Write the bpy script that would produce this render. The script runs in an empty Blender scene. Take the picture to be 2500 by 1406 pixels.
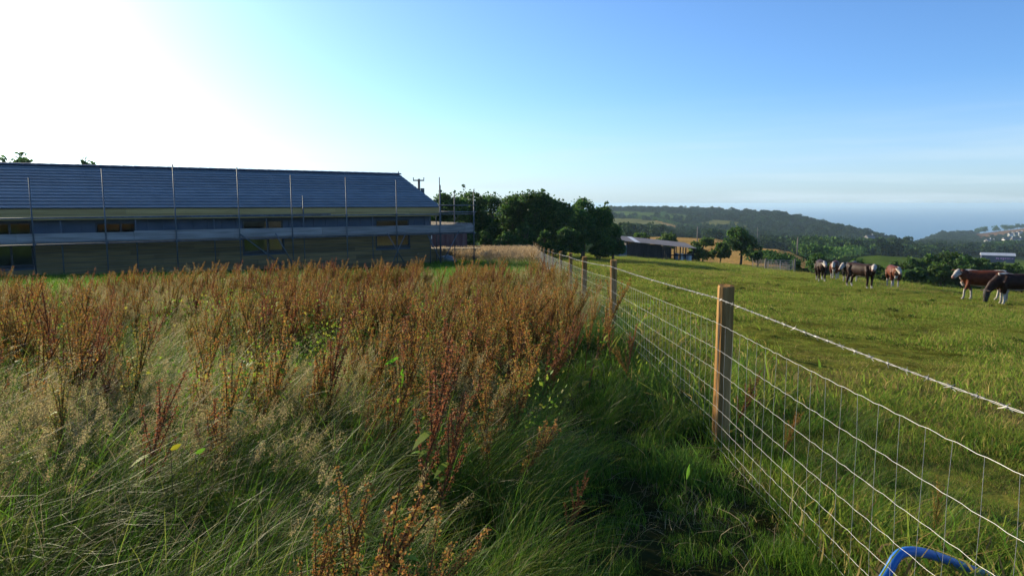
import bpy, math, random
import numpy as np
from mathutils import Vector, Matrix
from mathutils.kdtree import KDTree
random.seed(4); rng = np.random.default_rng(7)
R = math.radians
scene = bpy.context.scene
COL = scene.collection

# ---------------------------------------------------------------- camera, sky, sun, exposure
EYE = 1.65; FPX = 1736.0; PITCH = math.atan((703 - 497) / FPX)
cam_d = bpy.data.cameras.new('camera'); cam = bpy.data.objects.new('camera', cam_d); COL.objects.link(cam)
cam_d.sensor_width = 36; cam_d.lens = FPX / 2500 * 36
cam_d.clip_start = 0.05; cam_d.clip_end = 200000
cam.location = (0, 0, EYE); cam.rotation_euler = (R(90) - PITCH, 0, 0)
scene.camera = cam
SUN_AZ, SUN_EL = R(-49), R(20)          # azimuth left of the view direction
world = bpy.data.worlds.new('World'); scene.world = world; world.use_nodes = True
wn = world.node_tree.nodes; wl = world.node_tree.links
bg = wn['Background']; sky = wn.new('ShaderNodeTexSky'); sky.sky_type = 'NISHITA'
sky.sun_disc = False; sky.sun_elevation = SUN_EL; sky.sun_rotation = SUN_AZ
sky.altitude = 0; sky.air_density = 0.75; sky.dust_density = 0.9; sky.ozone_density = 5.0
bg.inputs['Strength'].default_value = 0.106
# thin pale haze and streaks of high cloud low over the horizon, the same at every bearing
tcw = wn.new('ShaderNodeTexCoord'); sep = wn.new('ShaderNodeSeparateXYZ'); wl.new(tcw.outputs['Generated'], sep.inputs[0])
mpw = wn.new('ShaderNodeMapping'); mpw.inputs['Scale'].default_value = (1.5, 1.5, 26); mpw.inputs['Rotation'].default_value = (.02, 0, 0); wl.new(tcw.outputs['Generated'], mpw.inputs[0])
nzw = wn.new('ShaderNodeTexNoise'); nzw.inputs['Scale'].default_value = 2.2; nzw.inputs['Detail'].default_value = 6; wl.new(mpw.outputs[0], nzw.inputs['Vector'])
mrw = wn.new('ShaderNodeMapRange'); mrw.inputs[1].default_value = .5; mrw.inputs[2].default_value = .75; mrw.inputs[3].default_value = 0; mrw.inputs[4].default_value = .38; wl.new(nzw.outputs['Fac'], mrw.inputs[0])
band = wn.new('ShaderNodeMapRange'); band.inputs[1].default_value = .0; band.inputs[2].default_value = .16; band.inputs[3].default_value = 1; band.inputs[4].default_value = 0; band.interpolation_type = 'SMOOTHSTEP'; wl.new(sep.outputs['Z'], band.inputs[0])
mulw = wn.new('ShaderNodeMath'); mulw.operation = 'MULTIPLY'; wl.new(mrw.outputs[0], mulw.inputs[0]); wl.new(band.outputs[0], mulw.inputs[1])
addw = wn.new('ShaderNodeMath'); addw.operation = 'MULTIPLY_ADD'; addw.inputs[1].default_value = .45; wl.new(band.outputs[0], addw.inputs[0]); wl.new(mulw.outputs[0], addw.inputs[2])
tint = wn.new('ShaderNodeMix'); tint.data_type = 'RGBA'; tint.blend_type = 'MULTIPLY'; tint.inputs[0].default_value = 1; tint.inputs[7].default_value = (.95, 1.11, 1.19, 1); wl.new(sky.outputs[0], tint.inputs[6])
hzw = wn.new('ShaderNodeMix'); hzw.data_type = 'RGBA'; wl.new(addw.outputs[0], hzw.inputs[0]); wl.new(tint.outputs[2], hzw.inputs[6]); hzw.inputs[7].default_value = (4.0, 4.9, 5.5, 1)
wl.new(hzw.outputs[2], bg.inputs['Color'])
sun_d = bpy.data.lights.new('sun', 'SUN'); sun = bpy.data.objects.new('sun', sun_d); COL.objects.link(sun)
sun_d.energy = 5.0; sun_d.angle = R(0.53); sun_d.color = (1.0, 0.85, 0.60)
SUN = Vector((math.sin(SUN_AZ) * math.cos(SUN_EL), math.cos(SUN_AZ) * math.cos(SUN_EL), math.sin(SUN_EL)))
sun.rotation_euler = SUN.to_track_quat('Z', 'Y').to_euler(); sun.location = (-20, 20, 30)
scene.view_settings.view_transform = 'Standard'; scene.view_settings.look = 'None'
scene.view_settings.exposure = 0.8; scene.view_settings.gamma = 1.0
scene.cycles.use_denoising = True
scene.cycles.max_bounces = 3; scene.cycles.diffuse_bounces = 1; scene.cycles.glossy_bounces = 2
scene.cycles.transmission_bounces = 2; scene.cycles.transparent_max_bounces = 8; scene.cycles.volume_bounces = 0
scene.cycles.use_adaptive_sampling = True; scene.cycles.adaptive_threshold = 0.02

# ---------------------------------------------------------------- pixel <-> world
CP, SP = math.cos(PITCH), math.sin(PITCH)
def ray(px, py):
    a, b = (px - 1250) / FPX, (703 - py) / FPX
    return np.array([a, CP + b * SP, -SP + b * CP])
def slope(px, py):                      # dz per metre of horizontal distance
    d = ray(px, py); return d[2] / math.hypot(d[0], d[1])
def az_of(px): return math.atan((px - 1250) / FPX * 1.0)
def at_r(px, py, r):
    d = ray(px, py); return d / math.hypot(d[0], d[1]) * r + np.array([0, 0, EYE])
def at_y(px, py, Y):
    d = ray(px, py); return d / d[1] * Y + np.array([0, 0, EYE])
def project(x, y, z):
    z = z - EYE; fwd = y * CP - z * SP; up = y * SP + z * CP
    return 1250 + FPX * x / fwd, 703 - FPX * up / fwd

# ---------------------------------------------------------------- noise
_tab = rng.random((256, 256))
def vnoise(x, y, s=1.0, seed=0):
    x = np.asarray(x, float) / s + seed * 17.3; y = np.asarray(y, float) / s + seed * 31.7
    xi = np.floor(x).astype(int); yi = np.floor(y).astype(int); fx = x - xi; fy = y - yi
    fx = fx * fx * (3 - 2 * fx); fy = fy * fy * (3 - 2 * fy)
    g = lambda a, b: _tab[a % 256, b % 256]
    return (g(xi, yi) * (1 - fx) + g(xi + 1, yi) * fx) * (1 - fy) + (g(xi, yi + 1) * (1 - fx) + g(xi + 1, yi + 1) * fx) * fy
def fbm(x, y, s, seed=0): return .55 * vnoise(x, y, s, seed) + .3 * vnoise(x, y, s * .47, seed + 3) + .15 * vnoise(x, y, s * .21, seed + 5)
def sstep(a, b, x):
    t = np.clip((x - a) / (b - a), 0, 1); return t * t * (3 - 2 * t)

# ---------------------------------------------------------------- terrain height
FENCE_X0 = 1.43
def fence_x(y): return FENCE_X0 + (np.asarray(y, float) - 4.75) * (10 / FPX)
def plane(x, y):
    y = np.maximum(y, -30.); u = np.asarray(x, float) - fence_x(y)
    cross = 0.5 * (u + np.sqrt(u * u + .6)) - .2
    return -.05 * (y - 4.75) - .068 * np.maximum(cross, 0)
SEA = -128.0
ORD = 'first second third fourth fifth sixth seventh eighth ninth tenth eleventh twelfth'.split()
COLS = {  # px : (near field end, [(distance, pixel row) ...], coast distance)
    -600: (150, [(300, 602), (700, 588), (1600, 545)], 2600),
    1380: (120, [(300, 598), (420, 585), (900, 565), (1600, 522)], 2600),
    1480: (100, [(140, 622), (250, 590), (420, 576), (500, 580), (700, 574), (900, 560), (1200, 530), (1600, 511), (2000, 514)], 2700),
    1620: (100, [(140, 622), (220, 592), (330, 578), (430, 586), (700, 580), (900, 566), (1200, 532), (1600, 513), (2000, 516)], 2700),
    1750: (92, [(125, 641), (200, 602), (330, 584), (420, 590), (650, 595), (800, 585), (1100, 548), (1500, 517), (1900, 522)], 2600),
    1900: (74, [(95, 665), (125, 642), (190, 607), (250, 618), (420, 612), (700, 606), (1000, 580), (1400, 523), (1800, 534)], 2600),
    2050: (64, [(90, 690), (140, 668), (250, 640), (350, 629), (450, 615), (650, 612), (900, 604), (1300, 556), (1700, 574)], 2500),
    2150: (61, [(95, 700), (160, 672), (250, 646), (330, 625), (420, 628), (600, 615), (900, 607), (1300, 583), (1600, 595)], 2400),
    2225: (58, [(95, 708), (180, 672), (260, 649), (350, 631), (420, 632), (700, 614), (1100, 607), (1500, 604), (2000, 602)], 2350),
    2300: (57, [(95, 712), (150, 690), (260, 660), (400, 643), (600, 624), (1000, 609), (1500, 594), (2000, 570), (2300, 580)], 2700),
    2400: (56, [(95, 714), (200, 684), (400, 654), (600, 637), (900, 615), (1300, 604), (1700, 591), (2200, 567), (2500, 574)], 2900),
    2500: (55, [(95, 716), (200, 686), (400, 656), (600, 640), (820, 612), (1300, 600), (1700, 586), (2200, 555), (2600, 562)], 3000),
    3400: (55, [(95, 720), (200, 690), (400, 660), (600, 640), (900, 615), (1300, 600), (1700, 580), (2200, 540), (2600, 550)], 3000),
}
RG = np.concatenate([np.linspace(0, 60, 13)[:-1], np.geomspace(60, 4000, 90)])
_caz, _ctab, _crb = [], [], []
for px, (rb, pts, coast) in COLS.items():
    az = math.atan2(ray(px, 600)[0], ray(px, 600)[1])
    rr = list(np.linspace(0, rb, 12)); zz = [float(plane(r * math.sin(az), r * math.cos(az))) for r in rr]
    for r, py in pts: rr.append(r); zz.append(EYE + slope(px, py) * r)
    rr += [coast, coast + 500, 5000]; zz += [SEA, SEA - 30, SEA - 30]
    z = np.interp(RG, rr, zz); k = np.array([.25, .5, .25])
    zs = z.copy(); zs[1:-1] = np.convolve(z, k, 'valid'); z = np.where(RG > rb * .95, zs, z)
    _caz.append(az); _ctab.append(z); _crb.append(rb)
_caz = np.array(_caz); _ctab = np.array(_ctab); _crb = np.array(_crb, float)
def H(x, y, detail=True):
    x = np.asarray(x, float); y = np.asarray(y, float)
    r = np.hypot(x, y); az = np.clip(np.arctan2(x, y), _caz[0], _caz[-1])
    j = np.clip(np.searchsorted(_caz, az) - 1, 0, len(_caz) - 2); t = (az - _caz[j]) / (_caz[j + 1] - _caz[j])
    i = np.clip(np.searchsorted(RG, r) - 1, 0, len(RG) - 2); s = np.clip((r - RG[i]) / (RG[i + 1] - RG[i]), 0, 1)
    T = _ctab
    tab = (T[j, i] * (1 - s) + T[j, i + 1] * s) * (1 - t) + (T[j + 1, i] * (1 - s) + T[j + 1, i + 1] * s) * t
    rb = _crb[j] * (1 - t) + _crb[j + 1] * t
    w = sstep(rb * .93, rb * 1.07, r)
    z = plane(x, y) * (1 - w) + tab * w
    if detail:
        z = z + ((fbm(x, y, 1.3, 2) - .5) * .11 + (fbm(x, y, 4.5, 6) - .5) * .10) * (1 - sstep(60, 110, r)) * sstep(.5, 3, r)
        z = z + (fbm(x, y, 90, 4) - .5) * 10 * sstep(250, 700, r) * (1 - sstep(1900, 2300, r))
    return z
def hit(px, py, rmin=60, rmax=3000):    # first terrain hit beyond rmin along the pixel ray
    d = ray(px, py); h = math.hypot(d[0], d[1]); r = np.geomspace(rmin, rmax, 1500)
    X, Y, Z = d[0] / h * r, d[1] / h * r, EYE + d[2] / h * r
    g = H(X, Y); k = np.where(Z <= g)[0]
    k = k[0] if len(k) else int(np.argmin(Z - g))
    return np.array([X[k], Y[k], g[k]])

# ---------------------------------------------------------------- materials
def newmat(name):
    m = bpy.data.materials.new(name); m.use_nodes = True
    return m, m.node_tree.nodes, m.node_tree.links, m.node_tree.nodes['Principled BSDF']
def mix(n, l, a, b, f, typ='MIX'):
    x = n.new('ShaderNodeMix'); x.data_type = 'RGBA'; x.blend_type = typ
    for s, v in ((6, a), (7, b)):
        if isinstance(v, tuple): x.inputs[s].default_value = (*v, 1)
        else: l.new(v, x.inputs[s])
    if isinstance(f, (int, float)): x.inputs[0].default_value = f
    else: l.new(f, x.inputs[0])
    return x.outputs[2]
def noise_fac(n, l, scale, stretch=(1, 1, 1), detail=5, lo=.35, hi=.65):
    tc = n.new('ShaderNodeTexCoord'); mp = n.new('ShaderNodeMapping'); mp.inputs['Scale'].default_value = stretch
    l.new(tc.outputs['Object'], mp.inputs[0]); t = n.new('ShaderNodeTexNoise')
    t.inputs['Scale'].default_value = scale; t.inputs['Detail'].default_value = detail
    l.new(mp.outputs[0], t.inputs['Vector'])
    mr = n.new('ShaderNodeMapRange'); mr.inputs[1].default_value = lo; mr.inputs[2].default_value = hi
    l.new(t.outputs['Fac'], mr.inputs[0]); return mr.outputs[0]
def mat(name, c1, c2=None, scale=3, stretch=(1, 1, 1), rough=.7, metal=0, bump=0, var=0, spec=.5):
    m, n, l, p = newmat(name); p.inputs['Roughness'].default_value = rough; p.inputs['Metallic'].default_value = metal
    p.inputs['Specular IOR Level'].default_value = spec
    f = noise_fac(n, l, scale, stretch); c = mix(n, l, c1, c2 or c1, f)
    if var:
        oi = n.new('ShaderNodeObjectInfo'); mr = n.new('ShaderNodeMapRange')
        mr.inputs[3].default_value = 1 - var; mr.inputs[4].default_value = 1 + var
        l.new(oi.outputs['Random'], mr.inputs[0]); hs = n.new('ShaderNodeHueSaturation')
        l.new(mr.outputs[0], hs.inputs['Value']); l.new(c, hs.inputs['Color']); c = hs.outputs[0]
    l.new(c, p.inputs['Base Color'])
    if bump:
        b = n.new('ShaderNodeBump'); b.inputs['Strength'].default_value = bump; b.inputs['Distance'].default_value = .02
        l.new(f, b.inputs['Height']); l.new(b.outputs[0], p.inputs['Normal'])
    return m
def foliage(name, trans=.4, rough=.55, var=.25, spec=.35):
    m, n, l, p = newmat(name); a = n.new('ShaderNodeAttribute'); a.attribute_name = 'Col'
    oi = n.new('ShaderNodeObjectInfo'); mr = n.new('ShaderNodeMapRange')
    mr.inputs[3].default_value = 1 - var; mr.inputs[4].default_value = 1 + var
    l.new(oi.outputs['Random'], mr.inputs[0]); hs = n.new('ShaderNodeHueSaturation')
    l.new(mr.outputs[0], hs.inputs['Value']); l.new(a.outputs['Color'], hs.inputs['Color'])
    l.new(hs.outputs[0], p.inputs['Base Color']); p.inputs['Roughness'].default_value = rough
    p.inputs['Specular IOR Level'].default_value = spec
    t = n.new('ShaderNodeBsdfTranslucent'); l.new(hs.outputs[0], t.inputs['Color'])
    ms = n.new('ShaderNodeMixShader'); ms.inputs[0].default_value = trans
    l.new(p.outputs[0], ms.inputs[1]); l.new(t.outputs[0], ms.inputs[2])
    l.new(ms.outputs[0], n['Material Output'].inputs['Surface']); return m
M = {}
M['grass'] = foliage('grass_blades', .5, .45, .28, .16)
M['turf'] = foliage('pasture_turf', .5, .8, .3, .05)
M['seed'] = foliage('seed_heads', .5, .8, .2, .1)
M['dock'] = foliage('dock_seed', .35, .7, .22, .2)
M['leaf'] = foliage('tree_leaves', .5, .6, .08, .2)
M['farleaf'] = foliage('far_leaves', .2, .9, .2, .05)
M['bark'] = mat('bark', (.07, .05, .035), (.14, .11, .08), 8, (1, 1, .2), .9, bump=.6)
M['post'] = mat('fence_post_wood', (.21, .112, .04), (.39, .24, .10), 6, (3, 3, .25), .95, bump=.6, var=.12, spec=.0)
M['wire'] = mat('galvanised_wire', (.42, .41, .38), (.54, .52, .47), 30, rough=.45, metal=.4)
M['barb'] = mat('barbed_wire_zinc', (.20, .195, .185), (.32, .31, .29), 30, rough=.5, metal=.5)
M['pipe'] = mat('blue_plastic', (.012, .12, .42), (.02, .16, .5), 12, rough=.38)
M['board'] = mat('larch_board', (.15, .10, .04), (.26, .175, .07), 2.2, (.35, 3, 9), .75, bump=.15, var=.28)
M['fascia'] = mat('pale_softwood', (.40, .26, .09), (.5, .34, .13), 2, (.35, 3, 8), .7, var=.12)
M['membrane'] = mat('breather_membrane', (.055, .075, .105), (.08, .1, .135), 1.5, rough=.65, var=.1)
M['tile'] = mat('slate_grey_tile', (.085, .115, .13), (.12, .15, .165), 1.4, rough=.55, var=.16)
M['ridge'] = mat('ridge_tile_grey', (.05, .06, .085), (.075, .085, .11), 3, rough=.55, var=.15)
M['steel'] = mat('scaffold_steel', (.08, .095, .11), (.15, .165, .18), 5, (1, 1, .3), .6, .3, var=.15)
M['toe'] = mat('weathered_scaffold_board', (.20, .185, .175), (.34, .31, .29), 2, (.4, 3, 6), .8, var=.15)
M['frame'] = mat('dark_window_frame', (.03, .028, .026), rough=.5)
M['plaster'] = mat('bare_plasterboard', (.45, .43, .38), (.52, .5, .45), 2, rough=.9)
M['concrete'] = mat('slab_concrete', (.28, .27, .25), (.36, .35, .33), 3, rough=.9)
m, n, l, p = newmat('window_glass')
g = n.new('ShaderNodeBsdfGlossy'); g.inputs['Roughness'].default_value = .03; t = n.new('ShaderNodeBsdfTransparent'); t.inputs[0].default_value = (.8, .84, .82, 1)
ms = n.new('ShaderNodeMixShader'); fr = n.new('ShaderNodeFresnel'); fr.inputs[0].default_value = 1.6
l.new(fr.outputs[0], ms.inputs[0]); l.new(t.outputs[0], ms.inputs[1]); l.new(g.outputs[0], ms.inputs[2]); l.new(ms.outputs[0], n['Material Output'].inputs['Surface'])
M['glass'] = m
m, n, l, p = newmat('cow_hide'); a = n.new('ShaderNodeAttribute'); a.attribute_name = 'Col'
f = noise_fac(n, l, 9, detail=6); l.new(mix(n, l, a.outputs['Color'], mix(n, l, a.outputs['Color'], (.55, .5, .45), 1, 'MULTIPLY'), f), p.inputs['Base Color'])
p.inputs['Roughness'].default_value = .6; p.inputs['Specular IOR Level'].default_value = .2; M['cow'] = m
M['eye'] = mat('dark_eye', (.01, .008, .006), rough=.15)
m, n, l, p = newmat('ground_cover'); a = n.new('ShaderNodeAttribute'); a.attribute_name = 'Col'
f1 = noise_fac(n, l, 1.6, detail=8); f2 = noise_fac(n, l, .05, detail=6)
c = mix(n, l, a.outputs['Color'], mix(n, l, a.outputs['Color'], (.45, .45, .4), 1, 'MULTIPLY'), f1)
c = mix(n, l, c, mix(n, l, c, (.7, .72, .6), 1, 'MULTIPLY'), f2); l.new(c, p.inputs['Base Color'])
p.inputs['Roughness'].default_value = 1.0; p.inputs['Specular IOR Level'].default_value = .0
b = n.new('ShaderNodeBump'); b.inputs['Strength'].default_value = .7; b.inputs['Distance'].default_value = .08
l.new(f1, b.inputs['Height']); l.new(b.outputs[0], p.inputs['Normal']); M['ground'] = m
m, n, l, p = newmat('sea_water'); p.inputs['Base Color'].default_value = (.07, .17, .25, 1); p.inputs['Roughness'].default_value = .35
tc = n.new('ShaderNodeTexCoord'); mp = n.new('ShaderNodeMapping'); mp.inputs['Scale'].default_value = (.003, .012, .01); l.new(tc.outputs['Object'], mp.inputs[0])
t = n.new('ShaderNodeTexNoise'); t.inputs['Scale'].default_value = 3; t.inputs['Detail'].default_value = 8; l.new(mp.outputs[0], t.inputs['Vector'])
b = n.new('ShaderNodeBump'); b.inputs['Strength'].default_value = .25; b.inputs['Distance'].default_value = 2; l.new(t.outputs['Fac'], b.inputs['Height']); l.new(b.outputs[0], p.inputs['Normal'])
M['sea'] = m
M['tin'] = mat('corrugated_tin', (.16, .19, .23), (.26, .29, .33), 1.5, (2, 2, .4), .5, .5, var=.12)
M['barnroof'] = mat('weathered_sheet_roof', (.06, .058, .065), (.11, .105, .115), 1, (1, 3, 1), .7, var=.1)
M['darkwood'] = mat('creosoted_board', (.018, .015, .013), (.04, .033, .028), 3, (3, 3, .3), .85, var=.2)
M['white'] = mat('white_paint', (.75, .73, .68), (.82, .8, .76), 2, rough=.7)
M['slate'] = mat('house_roof_slate', (.09, .085, .085), (.14, .13, .13), 1, rough=.7)
M['red'] = mat('faded_red_steel', (.10, .05, .048), (.14, .075, .07), 1.2, (1, 1, .4), .65, var=.08)
M['sheetgrey'] = mat('grey_roof_sheet', (.36, .39, .43), (.42, .45, .5), .3, rough=.5)
M['purple'] = mat('dark_blue_cladding', (.035, .04, .09), (.045, .05, .1), .5, rough=.6)
M['pink'] = mat('pink_lettering', (.75, .25, .5), rough=.6)
M['polewood'] = mat('pole_wood', (.16, .13, .1), (.24, .2, .16), 6, (2, 2, .2), .85)
M['palebag'] = mat('grey_sack', (.16, .17, .165), (.25, .26, .25), 4, rough=.75)
M['yellowwood'] = mat('fresh_timber', (.22, .16, .065), (.32, .24, .11), 2, (.4, 3, 6), .7, var=.2)

# ---------------------------------------------------------------- mesh helpers
def mesh_np(name, V, F, mt=None, C=None, smooth=False):
    V = np.asarray(V, np.float32); F = np.asarray(F, np.int32); me = bpy.data.meshes.new(name)
    me.vertices.add(len(V)); me.vertices.foreach_set('co', V.ravel())
    k = F.shape[1]; me.loops.add(F.size); me.loops.foreach_set('vertex_index', F.ravel())
    me.polygons.add(len(F)); me.polygons.foreach_set('loop_start', np.arange(0, F.size, k, dtype=np.int32))
    me.polygons.foreach_set('use_smooth', np.full(len(F), smooth))
    me.update(calc_edges=True)
    if C is not None:
        C = np.asarray(C, np.float32)
        if C.shape[1] == 3: C = np.hstack([C, np.ones((len(C), 1), np.float32)])
        at = me.color_attributes.new('Col', 'FLOAT_COLOR', 'POINT'); at.data.foreach_set('color', C.ravel())
    if mt: me.materials.append(mt)
    return me
class MB:
    def __init__(s): s.v = []; s.f = []; s.c = []
    def add(s, V, F, c=None):
        o = len(s.v); s.v += [tuple(map(float, q)) for q in V]; s.f += [tuple(i + o for i in q) for q in F]
        if c is not None: s.c += [c] * len(V)
        return s
    def box(s, x0, x1, y0, y1, z0, z1):
        V = [(x, y, z) for x in (x0, x1) for y in (y0, y1) for z in (z0, z1)]
        return s.add(V, [(0, 1, 3, 2), (4, 6, 7, 5), (0, 4, 5, 1), (2, 3, 7, 6), (0, 2, 6, 4), (1, 5, 7, 3)])
    def sweep(s, P, r, n=8, cap=True, flat=1.0, c=None):
        P = [Vector(p) for p in P]; r = [r] * len(P) if isinstance(r, (int, float)) else r; V = []; F = []
        for i, p in enumerate(P):
            d = (P[min(i + 1, len(P) - 1)] - P[max(i - 1, 0)]).normalized()
            up = Vector((0, 0, 1)) if abs(d.z) < .9 else Vector((1, 0, 0))
            a = d.cross(up).normalized(); b = d.cross(a).normalized()
            ri = r[i]; ra, rb = ri if isinstance(ri, tuple) else (ri, ri * flat)
            V += [p + a * (ra * math.cos(2 * math.pi * k / n)) + b * (rb * math.sin(2 * math.pi * k / n)) for k in range(n)]
        for i in range(len(P) - 1):
            F += [(i * n + k, i * n + (k + 1) % n, (i + 1) * n + (k + 1) % n, (i + 1) * n + k) for k in range(n)]
        if cap: F += [tuple(reversed(range(n))), tuple(range((len(P) - 1) * n, len(P) * n))]
        return s.add(V, F, c)
    def mesh(s, name, mt=None, smooth=False):
        me = bpy.data.meshes.new(name); me.from_pydata(s.v, [], s.f); me.update()
        if smooth: me.polygons.foreach_set('use_smooth', [True] * len(me.polygons))
        if s.c:
            at = me.color_attributes.new('Col', 'FLOAT_COLOR', 'POINT')
            at.data.foreach_set('color', np.hstack([np.array(s.c, np.float32), np.ones((len(s.c), 1), np.float32)]).ravel())
        if mt: me.materials.append(mt)
        return me
def link(name, data, parent=None, label=None, cat=None, group=None, kind=None, loc=None, rotz=None, mtx=None):
    o = bpy.data.objects.new(name, data); COL.objects.link(o)
    if parent: o.parent = parent
    if mtx is not None: o.matrix_world = mtx
    if loc is not None: o.location = loc
    if rotz is not None: o.rotation_euler = (0, 0, rotz)
    for k, v in (('label', label), ('category', cat), ('group', group), ('kind', kind)):
        if v: o[k] = v
    return o
def part(name, mb, mt, parent, smooth=False, label=None, kind=None):
    return link(name, mb.mesh(name, mt, smooth), parent, label=label, kind=kind)
def copy_tree(o, parent=None):
    c = o.copy(); COL.objects.link(c); c.parent = parent
    for ch in o.children: copy_tree(ch, c)
    return c

# ---------------------------------------------------------------- ground, sea
azf = np.unique(np.concatenate([np.linspace(-180, -60, 41), np.linspace(-60, 60, 1001), np.linspace(60, 180, 41)]))[:-1]
rad = np.concatenate([[.25], np.geomspace(.6, 95, 190), np.geomspace(98, 3600, 190)])
A, RR = np.meshgrid(np.radians(azf), rad); X = RR * np.sin(A); Y = RR * np.cos(A); Z = H(X, Y)
nr, na = X.shape
idx = np.arange(nr * na).reshape(nr, na)
F = np.stack([idx[:-1], np.roll(idx, -1, 1)[:-1], np.roll(idx, -1, 1)[1:], idx[1:]], -1).reshape(-1, 4)
px, py = project(X, np.maximum(Y, .1), Z); px = np.where(Y > 1, px, -9999)
G = dict(past=(.135, .16, .022), soil=(.035, .04, .014), straw=(.46, .29, .11), field=(.10, .16, .03), olive=(.20, .20, .06),
         wood=(.02, .04, .014), red=(.21, .115, .06), lime=(.11, .16, .035), rough=(.05, .065, .02))
Cg = np.empty((nr, na, 3)); Cg[:] = G['rough']
nz = fbm(X, Y, 2.2, 8)[..., None]
right = X > fence_x(Y)
Cg = np.where((right & (RR < 110))[..., None], np.array(G['past']) * (1 - nz * .5) + np.array((.17, .125, .045)) * nz * .5, Cg)
Cg = np.where((~right & (RR < 24))[..., None], np.array(G['soil']), Cg)
Cg = np.where((~right & (RR >= 24) & (RR < 70))[..., None], np.array((.10, .09, .03)), Cg)
def inpoly(pts):
    c = np.zeros(px.shape, bool); j = len(pts) - 1
    for i in range(len(pts)):
        (xi, yi), (xj, yj) = pts[i], pts[j]
        c ^= ((yi > py) != (yj > py)) & (px < (xj - xi) * (py - yi) / (yj - yi + 1e-9) + xi); j = i
    return c
Cg[(RR > 110)] = G['wood']
FIELDS = [
    ('field', (170, 640), [(2300, 690), (2320, 630), (2700, 610), (2700, 720)]),  # colour, distance range, outline in photograph pixels
    ('field', (130, 330), [(1560, 600), (1700, 640), (2000, 690), (2600, 760), (2600, 640), (2200, 655), (1850, 660)]),
    ('straw', (110, 460), [(1540, 572), (1640, 576), (1760, 583), (1850, 592), (1900, 603), (1965, 632), (1985, 650), (1900, 668), (1800, 660), (1500, 640)]),
    ('lime', (250, 520), [(1972, 627), (2010, 622), (2098, 615), (2090, 624), (2040, 628), (1985, 634)]),
    ('field', (200, 460), [(2068, 640), (2100, 627), (2150, 622), (2240, 627), (2260, 640), (2200, 655), (2090, 655)]),
    ('olive', (650, 1500), [(1480, 533), (1540, 534), (1600, 540), (1660, 552), (1625, 562), (1540, 566), (1470, 566)]),
    ('field', (900, 1600), [(1480, 515), (1600, 519), (1605, 531), (1590, 537), (1540, 532), (1480, 526)]),
    ('straw', (800, 1600), [(1590, 537), (1650, 548), (1692, 555), (1680, 559), (1640, 553)]),
    ('olive', (700, 1500), [(1692, 549), (1740, 538), (1790, 540), (1830, 556), (1760, 560), (1700, 557)]),
    ('field', (900, 1600), [(1605, 521), (1660, 524), (1700, 530), (1660, 540), (1610, 534)]),
    ('red', (1500, 2600), [(2372, 578), (2385, 570), (2430, 557), (2520, 554), (2600, 552), (2600, 570), (2480, 574), (2440, 580), (2395, 586)]),
    ('lime', (700, 1500), [(2347, 606), (2360, 603), (2388, 603), (2380, 610), (2362, 612)]),
    ('field', (600, 1100), [(2425, 617), (2460, 607), (2520, 603), (2700, 600), (2700, 620), (2500, 622)]),
    ('field', (250, 700), [(2450, 640), (2480, 636), (2600, 636), (2600, 660), (2470, 652)]),
    ('lime', (1200, 1800), [(2448, 592), (2480, 585), (2600, 575), (2600, 584), (2500, 588)]),
]
for cname, (ra, rb), poly in FIELDS: Cg[inpoly(poly) & (RR > ra) & (RR < rb)] = G[cname]
woodmask = (np.abs(Cg - np.array(G['wood'])).sum(-1) < 1e-6) & (RR > 330) & (RR < 2500) & (Z > SEA + 4) & ~((px > 2300) & (RR < 660)) & ~((px > 1940) & (px <= 2300) & (RR < 440))
ground = link('ground', mesh_np('ground', np.stack([X, Y, Z], -1).reshape(-1, 3), F, M['ground'], Cg.reshape(-1, 3), True), kind='structure')
k = np.linspace(0, 2 * math.pi, 129)[:-1]; ring = [1800, 4000, 9000, 20000, 45000]
V = np.array([(r * math.sin(a), r * math.cos(a), SEA) for r in ring for a in k])
F = np.array([(i * 128 + j, i * 128 + (j + 1) % 128, (i + 1) * 128 + (j + 1) % 128, (i + 1) * 128 + j) for i in range(4) for j in range(128)])
link('sea', mesh_np('sea', V, F, M['sea']), kind='structure')

# ---------------------------------------------------------------- house in build (local x along the front, y into the house)
D = Vector((.816, .578, 0)).normalized(); IN = Vector((-D.y, D.x, 0))
CORNER = Vector((-4.3, 38.0, 0)); BASE = -1.75
def frame_mtx(z=0): return Matrix(((D.x, IN.x, 0, CORNER.x), (D.y, IN.y, 0, CORNER.y), (0, 0, 1, z), (0, 0, 0, 1)))
def wx(px, yl=0.0):                     # local x where the pixel column meets the plane y = yl
    d = ray(px, 560); o = CORNER + IN * yl; # solve o + D*t parallel to (d0,d1)
    return (o.y * d[0] - o.x * d[1]) / (D.x * d[1] - D.y * d[0])
def wz(px, py, yl=0.0):
    t = wx(px, yl); o = CORNER + IN * yl + D * t; return EYE + slope(px, py) * math.hypot(o.x, o.y)
house = link('timber_house', None, mtx=frame_mtx(), label='long single-storey timber house under construction with dark tiled roof behind scaffolding', cat='house')
LX = -26.0; EAVE = 1.47; RIDGE = 3.32; HALF = 4.4
wins = [(wx(918), wx(1000), .82, -.56), (wx(592), wx(692), .88, -.58), (wx(233), wx(332), .86, .36), (wx(-70), wx(78), .92, -.78)]
wall = MB()
cuts = sorted([LX] + [w for q in wins for w in q[:2]] + [0])
for a, b in zip(cuts[:-1], cuts[1:]):
    w = next((q for q in wins if abs(q[0] - a) < 1e-6), None)
    if w: wall.box(a, b, .03, .2, BASE, w[3]); wall.box(a, b, .03, .2, w[2], EAVE - .02)
    else: wall.box(a, b, .03, .2, BASE, EAVE - .02)
wall_o = part('wall', wall, M['membrane'], house, label='front wall sheathed in dark blue-grey membrane')
sheath = wall_o
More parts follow.
